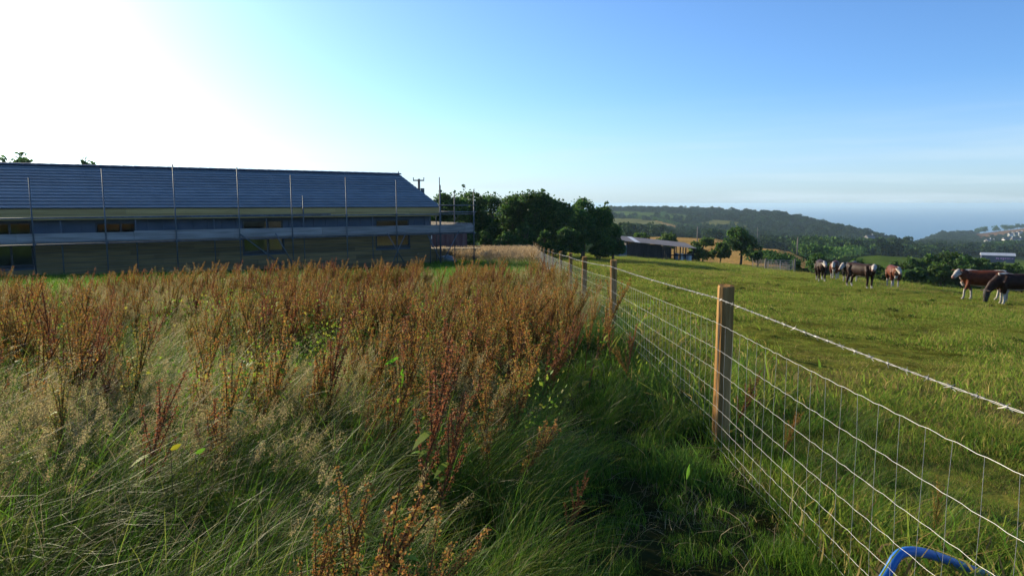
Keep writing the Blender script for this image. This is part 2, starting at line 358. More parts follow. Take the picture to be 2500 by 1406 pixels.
for xx in (LX + .01, -.19):             # gable walls, then the back wall with openings
    gb = MB(); gb.add([(xx, .21, BASE), (xx, 8.6, BASE), (xx, 8.6, EAVE - .03), (xx, HALF, RIDGE - .12), (xx, .21, EAVE - .03),
            (xx + .18, .21, BASE), (xx + .18, 8.6, BASE), (xx + .18, 8.6, EAVE - .03), (xx + .18, HALF, RIDGE - .12), (xx + .18, .21, EAVE - .03)],
           [(0, 4, 3, 2, 1), (5, 6, 7, 8, 9), (0, 1, 6, 5), (1, 2, 7, 6), (2, 3, 8, 7), (3, 4, 9, 8), (4, 0, 5, 9)])
    part('gable_wall', gb, M['board'], house)
bw = MB(); xs = [LX + .2, -21, -18.5, -12, -9, -5.2, -1.6, -.2]
for i in range(len(xs) - 1):
    a, b = xs[i], xs[i + 1]
    if i % 2: bw.box(a, b, 8.62, 8.8, BASE, -.9); bw.box(a, b, 8.62, 8.8, .9, EAVE - .03)
    else: bw.box(a, b, 8.62, 8.8, BASE, EAVE - .03)
part('back_wall', bw, M['plaster'], house)
part('floor_slab', MB().box(LX + .2, -.2, .21, 8.6, BASE - .1, BASE + .25), M['concrete'], house)
part('partition', MB().box(LX + .3, -7.5, 4.4, 4.5, BASE + .26, EAVE - .05).box(-3.35, -3.25, 1.2, 8.5, BASE + .26, EAVE - .05), M['plaster'], house)
bx = MB()
zrow = BASE + .02; bm_cache = {}
while zrow < .05:                       # lower cladding, board by board
    h = .205; x = LX + .02; segs = []
    free = [(LX + .02, -.01)]
    for q in wins:
        if q[3] < zrow + h - .03 and q[2] > zrow:
            nf = []
            for a, b in free:
                if q[1] + .03 <= a or q[0] - .03 >= b: nf.append((a, b))
                else:
                    if q[0] - .03 - a > .1: nf.append((a, q[0] - .03))
                    if b - q[1] - .03 > .1: nf.append((q[1] + .03, b))
            free = nf
    for a, b in free:
        while a < b - .02:
            e = min(b, a + random.uniform(2.6, 4.8)); e = b if b - e < .7 else e
            y0 = -random.uniform(.0, .008)
            m_ = MB().add([(a, y0 - .003, zrow), (e - .005, y0 - .003, zrow), (e - .005, y0 + .006, zrow + h - .012), (a, y0 + .006, zrow + h - .012),
                           (a, .026, zrow), (e - .005, .026, zrow), (e - .005, .026, zrow + h - .012), (a, .026, zrow + h - .012)],
                          [(0, 1, 2, 3), (7, 6, 5, 4), (0, 4, 5, 1), (1, 5, 6, 2), (2, 6, 7, 3), (3, 7, 4, 0)])
            part('cladding_board', m_, M['board'], wall_o); a = e
    zrow += h
xb = LX + .4
while xb < -.2:                         # vertical battens over the membrane
    if not any(q[0] - .06 < xb < q[1] + .04 for q in wins): part('batten', MB().box(xb, xb + .045, .004, .028, .14, 1.0), M['membrane'], wall_o)
    xb += .6
a = LX - .2
while a < .3:                           # fascia boards under the eaves
    e = min(.32, a + random.uniform(3.4, 4.8)); e = .32 if .32 - e < .8 else e
    part('fascia_board', MB().box(a, e - .006, -.43, -.405, 1.21, EAVE - .03), M['fascia'], house)
    part('fascia_board', MB().box(a + .0, e - .006, -.418, -.398, 1.02, 1.198), M['fascia'], house); a = e
part('soffit', MB().box(LX - .2, .3, -.396, .028, 1.0, 1.03), M['fascia'], house)
part('verge_board', MB().add([(.33, -.44, EAVE - .2), (.33, HALF, RIDGE - .24), (.33, HALF, RIDGE - .05), (.33, -.44, EAVE - .01), (.36, -.44, EAVE - .2), (.36, HALF, RIDGE - .24), (.36, HALF, RIDGE - .05), (.36, -.44, EAVE - .01)],
     [(0, 1, 2, 3), (7, 6, 5, 4), (0, 4, 5, 1), (1, 5, 6, 2), (2, 6, 7, 3), (3, 7, 4, 0)]), M['fascia'], house)
for i, (a, b, zt, zb) in enumerate(wins):
    w = part('window', MB().box(a, b, .05, .11, zb, zb + .07).box(a, b, .05, .11, zt - .06, zt).box(a, a + .07, .05, .11, zb + .07, zt - .06).box(b - .07, b, .05, .11, zb + .07, zt - .06), M['frame'], house)
    part('mullion', MB().box(a + (b - a) * .6, a + (b - a) * .6 + .08, .045, .112, zb + .071, zt - .061), M['frame'], w)
    part('pane', MB().box(a + .071, a + (b - a) * .6 - .001, .075, .085, zb + .071, zt - .061), M['glass'], w)
    part('pane', MB().box(a + (b - a) * .6 + .081, b - .071, .075, .085, zb + .071, zt - .061), M['glass'], w)
    part('sill', MB().box(a - .03, b + .03, -.06, .049, zb - .05, zb - .003), M['frame'], w)
roof = part('roof', MB().add([(LX - .2, -.44, EAVE - .06), (.32, -.44, EAVE - .06), (.32, HALF, RIDGE - .1), (LX - .2, HALF, RIDGE - .1),
      (LX - .2, 9.25, EAVE - .06), (.32, 9.25, EAVE - .06)], [(0, 1, 2, 3), (3, 2, 5, 4)]), M['tile'], house)
sl = Vector((0, HALF + .46, RIDGE - EAVE)); SLEN = sl.length; sd = sl.normalized(); sn = Vector((0, -sd.z, sd.y))
NC = 14; EX = SLEN / NC
for side in (0, 1):
    for c in range(NC):
        mb = MB(); nt = 82; w = (26.55) / nt
        for t in range(nt if side == 0 else 1):
            x0 = LX - .2 + t * w; x1 = x0 + w - .004
            if side: x0, x1 = LX - .2, .35
            j = random.uniform(0, .004); s0 = c * EX - .03; s1 = c * EX + EX * 1.16
            P0 = Vector((0, -.46, EAVE)) + sd * s0 + sn * (.034 + j); P1 = Vector((0, -.46, EAVE)) + sd * min(s1, SLEN) + sn * .006
            Q0 = P0 - sn * .026
            if side: P0.y, P1.y, Q0.y = [2 * HALF - q.y for q in (P0, P1, Q0)]
            mb.add([(x0, P0.y, P0.z), (x1, P0.y, P0.z), (x1, P1.y, P1.z), (x0, P1.y, P1.z), (x0, Q0.y, Q0.z), (x1, Q0.y, Q0.z)], [(0, 1, 2, 3), (4, 5, 1, 0)])
        part('tile_course', mb, M['tile'], roof)
rt = MB()
P = [(-.2, -.02), (-.1, .05), (0, .075), (.1, .05), (.2, -.02)]
rt.add([(0, y, z) for y, z in P] + [(.5, y, z - .012) for y, z in P], [(i, i + 1, i + 6, i + 5) for i in range(4)] + [(4, 3, 2, 1, 0)])
rme = rt.mesh('ridge_tile', M['ridge'])
for i in range(56):
    o = link('ridge_tile', rme, roof); o.location = (LX - .2 + i * .475, HALF, RIDGE + .02)
part('ridge_finial', MB().sweep([(.3, HALF, RIDGE + .05), (.3, HALF, RIDGE + .2)], [.05, .015], 6), M['ridge'], roof)

# ---------------------------------------------------------------- scaffold
scaf = link('scaffold', None, mtx=frame_mtx(), label='galvanised tube scaffold with toe boards along the front of the timber house', cat='scaffold')
def gz(xl, yl):
    p = CORNER + D * xl + IN * yl; return float(H(p.x, p.y))
def tube(name, a, b, r=.026, mt='steel'):
    return part(name, MB().sweep([a, b], r, 8), M[mt], scaf, True)
YO, YI = -1.45, -.30
tops = {80: 0, 258: 412, 430: 402, 585: 408, 714: 428, 847: 433, 969: 440, 1074: 433, 1157: 462}
for pxx, pyt in tops.items():
    xl = wx(pxx, YO); zt = wz(pxx, pyt, YO) if pyt else 2.6
    tube('standard', (xl, YO, gz(xl, YO) + .01), (xl, YO, zt))
    part('base_plate', MB().box(xl - .08, xl + .08, YO - .08, YO + .08, gz(xl, YO) - .03, gz(xl, YO) + .009), M['steel'], scaf)
    part('coupler', MB().box(xl - .045, xl + .045, YO - .05, YO + .045, .06, .15), M['steel'], scaf)
    part('coupler', MB().box(xl - .045, xl + .045, YO - .05, YO + .045, 1.06, 1.15), M['steel'], scaf)
    if pxx < 1100: tube('transom', (xl + .06, YO - .15, .12), (xl + .06, -.05, .12))
for pxx, pyt in ((-60, 0), (148, 0), (330, 0), (520, 0), (648, 0), (738, 478), (905, 0), (1045, 0)):
    xl = wx(pxx, YI); zt = wz(pxx, pyt, YI) if pyt else .98
    tube('standard', (xl, -.52, gz(xl, -.52)), (xl, -.52, zt))
xr = wx(1157, YO)
tube('ledger', (LX, YO + .055, .10), (xr + .15, YO + .055, .10)); tube('ledger', (LX, -.58, .10), (xr + .1, -.58, .10))
tube('guard_rail', (LX, YO + .055, 1.1), (xr + .1, YO + .055, 1.1))
tube('guard_rail', (LX, YO + .056, 1.06 - .0), (wx(810, YO), YO + .056, 1.16))
for z in (1.55, 1.2): tube('guard_rail', (wx(1074, YO) - .1, YO - .055, z), (xr + .1, YO - .055, z))
for y in (.55, 2.6, 4.6, 6.6):
    tube('standard', (xr, y, gz(xr, y)), (xr, y, 2.3 if y < 1 else 1.9)); tube('standard', (.62, y, gz(.62, y)), (.62, y, 1.9 if y < 1 else 1.3))
    tube('transom', (.5, y + .06, .12), (xr + .12, y + .06, .12))
tube('standard', (wx(1071, YI), -.52, gz(0, 0)), (wx(1071, YI), -.52, wz(1071, 452, YI)))
for z in (1.2, 1.55, .1): tube('guard_rail' if z > 1 else 'ledger', (xr + .055, YO, z), (xr + .055, 7, z))
def brace(pa, ya, pb, yb, yl=YO - .06):
    tube('brace', (wx(pa, yl), yl, wz(pa, ya, yl)), (wx(pb, yl), yl, wz(pb, yb, yl)))
brace(586, 572, 690, 650); brace(715, 650, 672, 570); brace(945, 570, 985, 640); brace(990, 570, 955, 645); brace(1045, 575, 1076, 640); brace(1085, 630, 1120, 565)
a = LX
while a < xr:
    e = min(xr + .05, a + 3.9)
    part('toe_board', MB().box(a, e - .01, YO + .085, YO + .125, .20, .56 - (.04 if random.random() < .4 else 0)), M['toe'], scaf)
    for j in range(4): part('platform_plank', MB().box(a, e - .01, YO + .13 + j * .215, YO + .13 + j * .215 + .205, .148, .188), M['toe'], scaf)
    a = e
part('toe_board', MB().box(xr - .04, xr - .005, YO + .13, 7, .195, .62), M['toe'], scaf)
for j in range(5): part('platform_plank', MB().box(.55 + j * .225, .55 + j * .225 + .215, -.4, 7, .149, .187), M['toe'], scaf)

# ---------------------------------------------------------------- stock fence
ptop = [(1773, 697), (1498, 635), (1427.6, 627), (1393.4, 618), (1369.4, 613.6), (1350, 610), (1339.8, 607.5), (1328.5, 605), (1321.7, 601.6), (1315.7, 598.8), (1311.8, 595.6), (1307.7, 593.5), (1303, 590.5)]
fence = link('stock_fence', None, loc=(FENCE_X0, 4.75, float(H(FENCE_X0, 4.75))), label='wooden post fence with wire stock netting and one barbed strand along the pasture', cat='fence')
FO = Vector(fence.location)
posts = []
Z1 = 4.75
for i, (x_, y_) in enumerate(ptop):
    Yp = Z1 * 513 / (x_ - 1260); q = at_y(x_, y_, Yp); posts.append(Vector(q))
posts.insert(0, Vector((FENCE_X0 - .025, .55, 1.235)))
for i, t in enumerate(posts):
    if i == 0: continue
    zb = float(H(t.x, t.y)); r = [0, .056, .05, .052, .047, .05, .046, .05, .048, .05, .05, .05, .05, .05][i]
    lean = random.uniform(-.012, .012); mb = MB(); n = 14; V = []; F = []
    zs = [zb - .05, zb + .3, zb + .7, t.z - .012, t.z]
    for kz, z in enumerate(zs):
        rk = r * (1.03 - .06 * kz / 4) * (.93 if kz == 4 else 1)
        for a in range(n):
            an = 2 * math.pi * a / n; rr_ = rk * (1 + .035 * math.sin(an * 3 + i) + random.uniform(-.012, .012))
            V.append((t.x - FO.x + rr_ * math.cos(an) + lean * (z - t.z), t.y - FO.y + rr_ * math.sin(an), z - FO.z + .006 * math.sin(an) * (kz == 4)))
    for kz in range(4): F += [(kz * n + a, kz * n + (a + 1) % n, (kz + 1) * n + (a + 1) % n, (kz + 1) * n + a) for a in range(n)]
    F.append(tuple(range(4 * n, 5 * n))); mb.add(V, F); part('post', mb, M['post'], fence)
drops = [.085, .25, .425, .57, .71, .82, .92, 1.015, 1.07]
def wpt(i, u, d):                       # point on a wire between posts i and i+1, d below the post tops
    a, b = posts[i], posts[i + 1]; p = a.lerp(b, u); sag = .012 * math.sin(math.pi * u)
    return Vector((p.x - .062 - FO.x, p.y - FO.y, p.z - d - sag - FO.z))
for k_, d in enumerate(drops[1:]):
    P = []
    for i in range(len(posts) - 1):
        ns = max(2, int((posts[i + 1] - posts[i]).length / (.05 if i < 3 else .4)))
        for s in range(ns):
            q = wpt(i, s / ns, d)
            if i < 3: q.z += .0022 * math.sin((s / ns) * (posts[i + 1] - posts[i]).length * 2 * math.pi / .15 + k_); q.x += random.uniform(-.002, .002)
            P.append(q)
    P.append(wpt(len(posts) - 2, 1, d)); part('line_wire', MB().sweep(P, .00095 if 0 < k_ < 7 else .0011, 5, False), M['wire'], fence, True)
bw_ = MB()
for ph in (0, math.pi):
    P = []
    for i in range(len(posts) - 1):
        L = (posts[i + 1] - posts[i]).length; ns = max(2, int(L / (.025 if i < 3 else .3)))
        for s in range(ns):
            q = wpt(i, s / ns, drops[0]); th = s / ns * L * 2 * math.pi / .16 + ph
            q.x += .0022 * math.cos(th); q.z += .0022 * math.sin(th); P.append(q)
    bw_.sweep(P, .0013 if ph == 0 else .0014, 5, False)
bwo = part('barbed_wire', bw_, M['barb'], fence, True)
bm_ = MB()
for q in range(4):
    an = q * math.pi / 2 + .4; bm_.sweep([(0, -.004 * (q - 1.5), 0), (.014 * math.cos(an), .012 * (q - 1.5), .014 * math.sin(an))], [.0014, .0007], 4)
bm_.sweep([(0, -.01, 0), (0, .01, 0)], .0042, 6); barb = bm_.mesh('barb', M['barb'])
for i in range(0, 5):
    L = (posts[i + 1] - posts[i]).length; s = .1
    while s < L - .08 :
        o = link('barb', barb, bwo); o.location = wpt(i, s / L, drops[0]); o.rotation_euler = (0, random.uniform(0, 3), random.uniform(-.2, .2))
        s += .125
far_st = MB()
for i in range(len(posts) - 1):
    L = (posts[i + 1] - posts[i]).length; s = .07
    while s < L:
        P = []
        for k_ in range(1, 9):
            q = wpt(i, s / L, drops[k_]); q.x += random.uniform(-.004, .004); q.y += random.uniform(-.006, .006); P.append(q)
        if i < 4: part('stay_wire', MB().sweep(P, .0009, 4, False), M['wire'], fence, True)
        else: far_st.sweep(P, .0014, 3, False)
        s += .15
part('far_stay_wires', far_st, M['wire'], fence, kind='stuff')

# ---------------------------------------------------------------- blue water pipe
P = [at_y(x_, y_, d) for x_, y_, d in ((2128, 1500, 2.44), (2142, 1440, 2.45), (2168, 1395, 2.47), (2196, 1352, 2.5), (2240, 1346, 2.55), (2300, 1362, 2.62), (2360, 1386, 2.68), (2430, 1412, 2.72), (2560, 1465, 2.8))]
def smooth_path(P, n=6):
    P = [Vector(p) for p in P]; out = []
    for i in range(len(P) - 1):
        p0, p1, p2, p3 = P[max(i - 1, 0)], P[i], P[i + 1], P[min(i + 2, len(P) - 1)]
        for s in range(n):
            t = s / n; out.append(.5 * ((2 * p1) + (p2 - p0) * t + (2 * p0 - 5 * p1 + 4 * p2 - p3) * t * t + (3 * p1 - p0 - 3 * p2 + p3) * t ** 3))
    return out + [P[-1]]
link('water_pipe', MB().sweep(smooth_path(P), .018, 14).mesh('water_pipe', M['pipe'], True), label='bright blue plastic water pipe arching up behind the fence netting', cat='pipe')

# ---------------------------------------------------------------- foliage builders
def leaf_quads(c, size, cols, aspect=.55, up=0.0):
    n = len(c); u = rng.normal(size=(n, 3)); u[:, 2] += up; u /= np.linalg.norm(u, axis=1)[:, None]
    w = rng.normal(size=(n, 3)); v = np.cross(u, w); v /= np.linalg.norm(v, axis=1)[:, None]
    s = (size * rng.uniform(.65, 1.35, n))[:, None]; u = u * s; v = v * s * aspect
    V = np.stack([c - u, c - v, c + u, c + v], 1).reshape(-1, 3); F = np.arange(4 * n).reshape(n, 4)
    C = np.repeat(cols, 4, 0); return V, F, C
def pick(pal, n, jit=.12):
    pal = np.array(pal); c = pal[rng.integers(0, len(pal), n)]; return c * rng.uniform(1 - jit, 1 + jit, (n, 1)) * rng.uniform(.95, 1.05, (n, 3))
GREEN = [(.045, .085, .018), (.06, .105, .02), (.08, .12, .025), (.035, .07, .018)]
def crown_mesh(name, lobes, nleaf, size, pal, mt='leaf'):
    vol = np.array([l[3] ** 2 for l in lobes]); k = rng.choice(len(lobes), nleaf, p=vol / vol.sum())
    L = np.array(lobes); d = rng.normal(size=(nleaf, 3)); d /= np.linalg.norm(d, axis=1)[:, None]
    d[:, 2] = np.where(d[:, 2] < -.5, -d[:, 2], d[:, 2])
    rr = L[k, 3] * (1 - np.abs(rng.normal(0, .2, nleaf))) * (1 + .38 * rng.random(nleaf) * (rng.random(nleaf) < .2))
    c = L[k, :3] + d * rr[:, None] * np.array([1, 1, .85])
    tint = rng.uniform(.75, 1.25, len(lobes))[k][:, None]
    V, F, C = leaf_quads(c, size, pick(pal, nleaf) * tint); return mesh_np(name, V, F, M[mt], C)
def make_tree(name, base, h, w, label, cat='tree', group=None, seed=0, nleaf=5000, size=.16, pal=GREEN, trunk=.28, depth=None, shape=1.0):
    global rng
    keep = rng; rng = np.random.default_rng(seed + 100); rd = random.Random(seed)
    o = link(name, None, label=label, cat=cat, group=group, loc=tuple(base)); depth = depth or w
    lobes = []; zc = h * (trunk + (1 - trunk) * .45)
    nb_ = int(5 + w * .9)
    for i in range(nb_):                # big inner masses, then smaller boughs growing out of them
        a = rd.uniform(0, 6.28); q = rd.random() ** .5 * .62; lr = h * rd.uniform(.17, .24) * (1 - trunk * .5); z = h * (trunk + (1 - trunk) * rd.uniform(.12, .72))
        lobes.append((math.cos(a) * q * w / 2, math.sin(a) * q * depth / 2, min(z, h - lr * 1.15), lr))
    lobes.append((0, 0, h * .72, h * .2))
    for i in range(int(20 + w * 4)):
        b_ = rd.choice(lobes[:nb_ + 1]); d_ = Vector((rd.gauss(0, 1), rd.gauss(0, 1), rd.gauss(.35, .8))).normalized(); lr = h * rd.uniform(.05, .105)
        c_ = Vector(b_[:3]) + d_ * b_[3] * rd.uniform(.75, 1.02); c_.x = max(-w / 2, min(w / 2, c_.x)); lobes.append((c_.x, c_.y, min(max(c_.z, h * trunk * .6), h - lr * rd.uniform(.6, 1.2)), lr))
    for i in range(int(26 + w * 8)):     # thin leading shoots that break the outline
        b_ = rd.choice(lobes); lr = h * rd.uniform(.012, .028); zt_ = b_[2] + b_[3] * rd.uniform(.85, 1.22); lobes.append((b_[0] + rd.gauss(0, b_[3] * .5), b_[1] + rd.gauss(0, b_[3] * .4), min(zt_, h * rd.uniform(.95, 1.1)), lr))
    mb = MB(); tr = .022 * h + .02
    mb.sweep([(0, 0, -.2), (.02 * h, 0, h * .2), (0, .02 * h, h * .45), (.01 * h, 0, h * .75)], [tr * 1.4, tr, tr * .7, tr * .25], 7)
    for lb in rd.sample(lobes, min(9, len(lobes))):
        z0 = h * rd.uniform(.15, .5); mb.sweep([(0, 0, z0), (lb[0] * .5, lb[1] * .5, (z0 + lb[2]) / 2 + .1), lb[:3]], [tr * .5, tr * .33, tr * .12], 5)
    part('trunk', mb, M['bark'], o, True); link('crown', crown_mesh('crown', lobes, nleaf, size, pal), o); rng = keep
    return o

# ---------------------------------------------------------------- trees and hedge beyond the house
def base_at(px, Y): x = (px - 1250) / FPX * Y * 1.0; x = x / 1.0; return np.array([x, Y, float(H(x, Y))])
DARKG = [(.05, .115, .03), (.065, .14, .034), (.10, .175, .036), (.042, .10, .032)]
tl = [  # px, distance, top row, width px, label
    (1085, 62, 470, 95, 'leafy tree just right of the roof gable, behind the scaffold tower'),
    (1150, 66, 460, 110, 'tall dark tree behind the outermost scaffold pole'),
    (1205, 70, 474, 85, 'narrower tree left of the bushiest tall tree in the tree line'),
    (1262, 68, 468, 95, 'dark tree in the middle of the tree line behind the long grass'),
    (1308, 66, 460, 115, 'tallest feathery tree above the far end of the wire fence'),
    (1352, 72, 490, 80, 'low tree in the gap between the feathery tree and the rounded tree'),
    (1422, 64, 483, 165, 'large dense rounded tree beside the grey tin screen'),
    (1496, 68, 545, 60, 'small bushy tree at the right foot of the large rounded tree')]
for i, (px_, Yd, yt, wp, lab) in enumerate(tl):
    b = base_at(px_, Yd); h = 1.07 * float(at_y(px_, yt, Yd)[2] - b[2]); w = wp * Yd / FPX
    make_tree('hedgerow_tree', b, h, w, lab, group='trees in the line behind the meadow', seed=i, nleaf=20000 if wp > 150 else 13000, size=.115, pal=DARKG, trunk=.06, depth=max(3, w * .8), shape=.8)
for i, px_ in enumerate((1095, 1140, 1185, 1235, 1280, 1330, 1375, 1420, 1465)):
    Yd = 60.5 + (i % 3); b = base_at(px_, Yd); make_tree('hedge_shrub', b, random.uniform(2.0, 3.0), 2.9, 'dark leafy shrub at the foot of the tree line, %s from the left' % ORD[i], 'shrub', 'shrubs under the tree line', 40 + i, 2600, .13, DARKG, .02, 2.2, .7)
for i, (px_, yt, wp, lab) in enumerate(((55, 378, 150, 'wide tree top showing over the roof ridge at the left edge'), (205, 394, 80, 'small tree top just peeping over the roof ridge'))):
    Yd = 62; b = base_at(px_, Yd); h = 1.03 * float(at_y(px_, yt, Yd)[2] - b[2]); make_tree('background_tree', b, h, wp * Yd / FPX + 1, lab, seed=60 + i, nleaf=4000, size=.2, pal=DARKG, trunk=.3)
for px_, yt, yb, lab in ((1702, 555, 590, 'pale utility pole rising behind the barn'), (1848, 556, 600, 'pale utility pole just right of the round field tree'), (1946, 582, 622, 'pale utility pole at the right end of the straw field')):
    b = hit(px_, yb, 130); r = math.hypot(b[0], b[1]); t = at_r(px_, yt, r)
    o = link('utility_pole', None, loc=tuple(b), label=lab, cat='utility pole', group='utility poles in the valley')
    part('pole', MB().sweep([(0, 0, -.3), (0, 0, t[2] - b[2])], [.2, .15], 8), M['polewood'], o, True)
    part('insulator', MB().sweep([(0, 0, t[2] - b[2]), (0, 0, t[2] - b[2] + .35)], [.06, .1], 6), M['polewood'], o)
b = base_at(1025, 58); t = at_y(1026, 437, 58)
o = link('power_pole', None, loc=tuple(b), label='wooden power pole with crossarm behind the roof gable', cat='utility pole'); hz = t[2] - b[2]
part('pole', MB().sweep([(0, 0, -.2), (0, 0, hz)], [.14, .1], 8), M['polewood'], o, True)
part('crossarm', MB().box(-.45, .45, -.16, -.1, hz - .18, hz - .08), M['polewood'], o)
for s in (-.42, .42): part('insulator', MB().sweep([(s, -.13, hz - .08), (s, -.13, hz + .1)], [.03, .045], 6), M['polewood'], o)
part('transformer', MB().sweep([(.28, 0, hz - 1.15), (.28, 0, hz - .75)], .16, 8), M['steel'], o)

# ---------------------------------------------------------------- building materials beside the house
b = base_at(1090, 50); o = link('storage_container', None, loc=(b[0], b[1], b[2] + .15), rotz=.12, label='faded red corrugated steel container behind the scaffold', cat='container')
part('floor_frame', MB().box(-2.6, 1.45, 0, 2.4, -.2, .02), M['darkwood'], o)
cb = MB(); n_ = 44; P = [(-2.6 + 4.05 * i / n_, (.03 if (i // 2) % 2 else 0)) for i in range(n_ + 1)]
cb.add([(x, y, z) for z in (.02, 2.25) for x, y in P], [(i, i + 1, i + n_ + 2, i + n_ + 1) for i in range(n_)])
part('side_panel', cb, M['red'], o); part('shell', MB().box(-2.59, 1.44, .04, 2.39, .021, 2.25), M['red'], o)
part('roof_rail', MB().box(-2.62, 1.47, -.02, 2.42, 2.251, 2.36), M['red'], o)
part('notice', MB().box(-1.25, -1.0, -.012, -.002, 1.35, 1.6), M['white'], o)
b = base_at(1115, 44); o = link('timber_stack', None, loc=tuple(b), rotz=.05, label='low stack of long sawn timbers on bearers beside the scaffold', cat='timber stack')
for x in (-2.2, -.4, 1.0): part('bearer', MB().box(x, x + .12, -.55, .55, -.1, .3), M['darkwood'], o)
for lz in range(5):
    for ly in range(5):
        e = random.uniform(1.15, 1.45); part('plank', MB().box(-2.9 + random.uniform(-.1, .1), e, -.55 + ly * .22, -.55 + ly * .22 + .2, .302 + lz * .115, .302 + lz * .115 + .105), M['yellowwood'], o)
b = base_at(1067, 40.6); o = link('timber_offcuts', None, loc=tuple(b), label='small pale heap of timber offcuts at the foot of the scaffold', cat='offcuts')
for j in range(7): part('offcut', MB().box(-.42 + random.uniform(-.05, .05), .4, -.3 + (j % 3) * .2, -.3 + (j % 3) * .2 + .17, .0 + (j // 3) * .13, (j // 3) * .13 + .12), M['yellowwood'], o)
b = base_at(1092, 40.8); mb = MB(); mb.sweep([(-.5, 0, .13), (-.35, 0, .24), (0, 0, .27), (.3, 0, .22), (.52, 0, .1)], [(.2, .1), (.33, .22), (.36, .26), (.3, .2), (.12, .06)], 10)
link('rubble_sack', mb.mesh('rubble_sack', M['palebag'], True), loc=(b[0], b[1], b[2]), label='plump grey sack lying on the grass beside the scaffold foot', cat='sack')

# ---------------------------------------------------------------- barn, tin screen
YB = 96.0
def bz(px, py, Y=YB): return float(at_y(px, py, Y)[2])
def bxp(px, Y=YB): return (px - 1250) / FPX * Y
gzb = float(H(bxp(1600), YB)); x0, x1, x2 = bxp(1530), bxp(1638), bxp(1694)
barn = link('field_barn', None, loc=(x0, YB, gzb), label='low dark timber barn with sloping grey sheet roof and open right end', cat='barn')
hl = bz(1530, 589) - gzb; hm = bz(1638, 604) - gzb; hr = bz(1694, 606) - gzb; W1, W2 = x1 - x0, x2 - x0
nb = 22
for i in range(nb):
    a, e = W1 * i / nb, W1 * (i + 1) / nb - .02; za = hl + (hm - hl) * i / nb; ze = hl + (hm - hl) * (i + 1) / nb
    j = random.uniform(0, .02)
    part('wall_board', MB().add([(a, j, -.6), (e, j, -.6), (e, j, ze), (a, j, za), (a, j + .03, -.6), (e, j + .03, -.6), (e, j + .03, ze), (a, j + .03, za)], [(0, 1, 2, 3), (7, 6, 5, 4), (0, 4, 5, 1), (1, 5, 6, 2), (2, 6, 7, 3), (3, 7, 4, 0)]), M['darkwood'], barn)
part('side_wall', MB().box(-.06, -.01, .04, 6, -.6, hl - .02).box(W1 - .1, W1 - .05, .06, 6, -.6, hm - .04), M['darkwood'], barn)
part('back_wall', MB().box(-.06, W1, 6.01, 6.06, -.6, hm + .05), M['darkwood'], barn)
for x in (W1 + .45, W1 + 1.25, W1 + 2.0, W2 - .1):
    for y in (.1, 5.8): part('bay_post', MB().box(x, x + .14, y, y + .14, -.6, hl + (hr - hl) * x / W2 + y * .02 - .06), M['darkwood'], barn)
part('feed_rail', MB().box(W1, W2, .3, .36, .35, .5), M['darkwood'], barn)
ns = 14
for i in range(ns):
    a, e = -1.2 + (W2 + 1.6) * i / ns, -1.2 + (W2 + 1.6) * (i + 1) / ns - .03; f_ = lambda x: hl + (hr - hl) * (x / W2) + .02
    nn = 6; P = [(a + (e - a) * q / nn, f_(a + (e - a) * q / nn) + (.035 if q % 2 else 0)) for q in range(nn + 1)]
    mb = MB(); mb.add([(x, y, z + dz) for y, dz in ((-.45, -.02), (6.4, .42)) for x, z in P], [(q, q + 1, q + nn + 2, q + nn + 1) for q in range(nn)])
    mb.add([(x, y, z + dz - .03) for y, dz in ((-.45, -.02), (6.4, .42)) for x, z in P], [(q, q + nn + 1, q + nn + 2, q + 1) for q in range(nn)])
    part('roof_sheet', mb, M['barnroof'] if i != 3 else M['sheetgrey'], barn, label='paler roof sheet' if i == 3 else None)
for i, px_ in enumerate((1652, 1664, 1674, 1684)):
    Yd = YB + 1.2; x = bxp(px_, Yd); mb = MB(); mb.sweep([(0, 0, 0), (0, 0, .1), (0, 0, .45), (0, 0, .9), (0, 0, .93)], [.27, .3, .29, .3, .2], 10)
    link('feed_drum', mb.mesh('feed_drum', M['white'] if i % 2 else M['tin']), loc=(x, Yd, float(H(x, Yd))), label=('pale' if i % 2 else 'grey') + ' feed drum ' + ('nearest the barn wall' if i == 0 else 'at the right end of the open barn bay' if i == 3 else 'second from the barn wall in the open bay' if i == 1 else 'third from the barn wall in the open bay'), cat='drum', group='feed drums in the barn bay')
Ys = 93.0; s0, s1 = bxp(1462, Ys), bxp(1531, Ys); gs = float(H(bxp(1500, Ys), Ys))
scr = link('tin_screen', None, loc=(s0, Ys, gs), label='grey-blue corrugated tin screen between the rounded tree and the barn', cat='screen'); hs = bz(1500, 599, Ys) - gs
for i in range(5):
    a, e = (s1 - s0) * i / 5, (s1 - s0) * (i + 1) / 5 - .02; nn = 14; P = [(a + (e - a) * q / nn, .04 * (q % 2)) for q in range(nn + 1)]; hh = hs + random.uniform(-.03, .03)
    part('tin_sheet', MB().add([(x, y, z) for z in (-.6, hh) for x, y in P] + [(x, y + .02, z) for z in (-.6, hh) for x, y in P], [(q, q + 1, q + nn + 2, q + nn + 1) for q in range(nn)] + [(q + 30, q + nn + 31, q + nn + 32, q + 31) for q in range(nn)]), M['tin'], scr)
for x in (0, (s1 - s0) / 2, s1 - s0): part('screen_post', MB().box(x - .05, x + .05, .065, .16, -.6, hs - .1), M['darkwood'], scr)

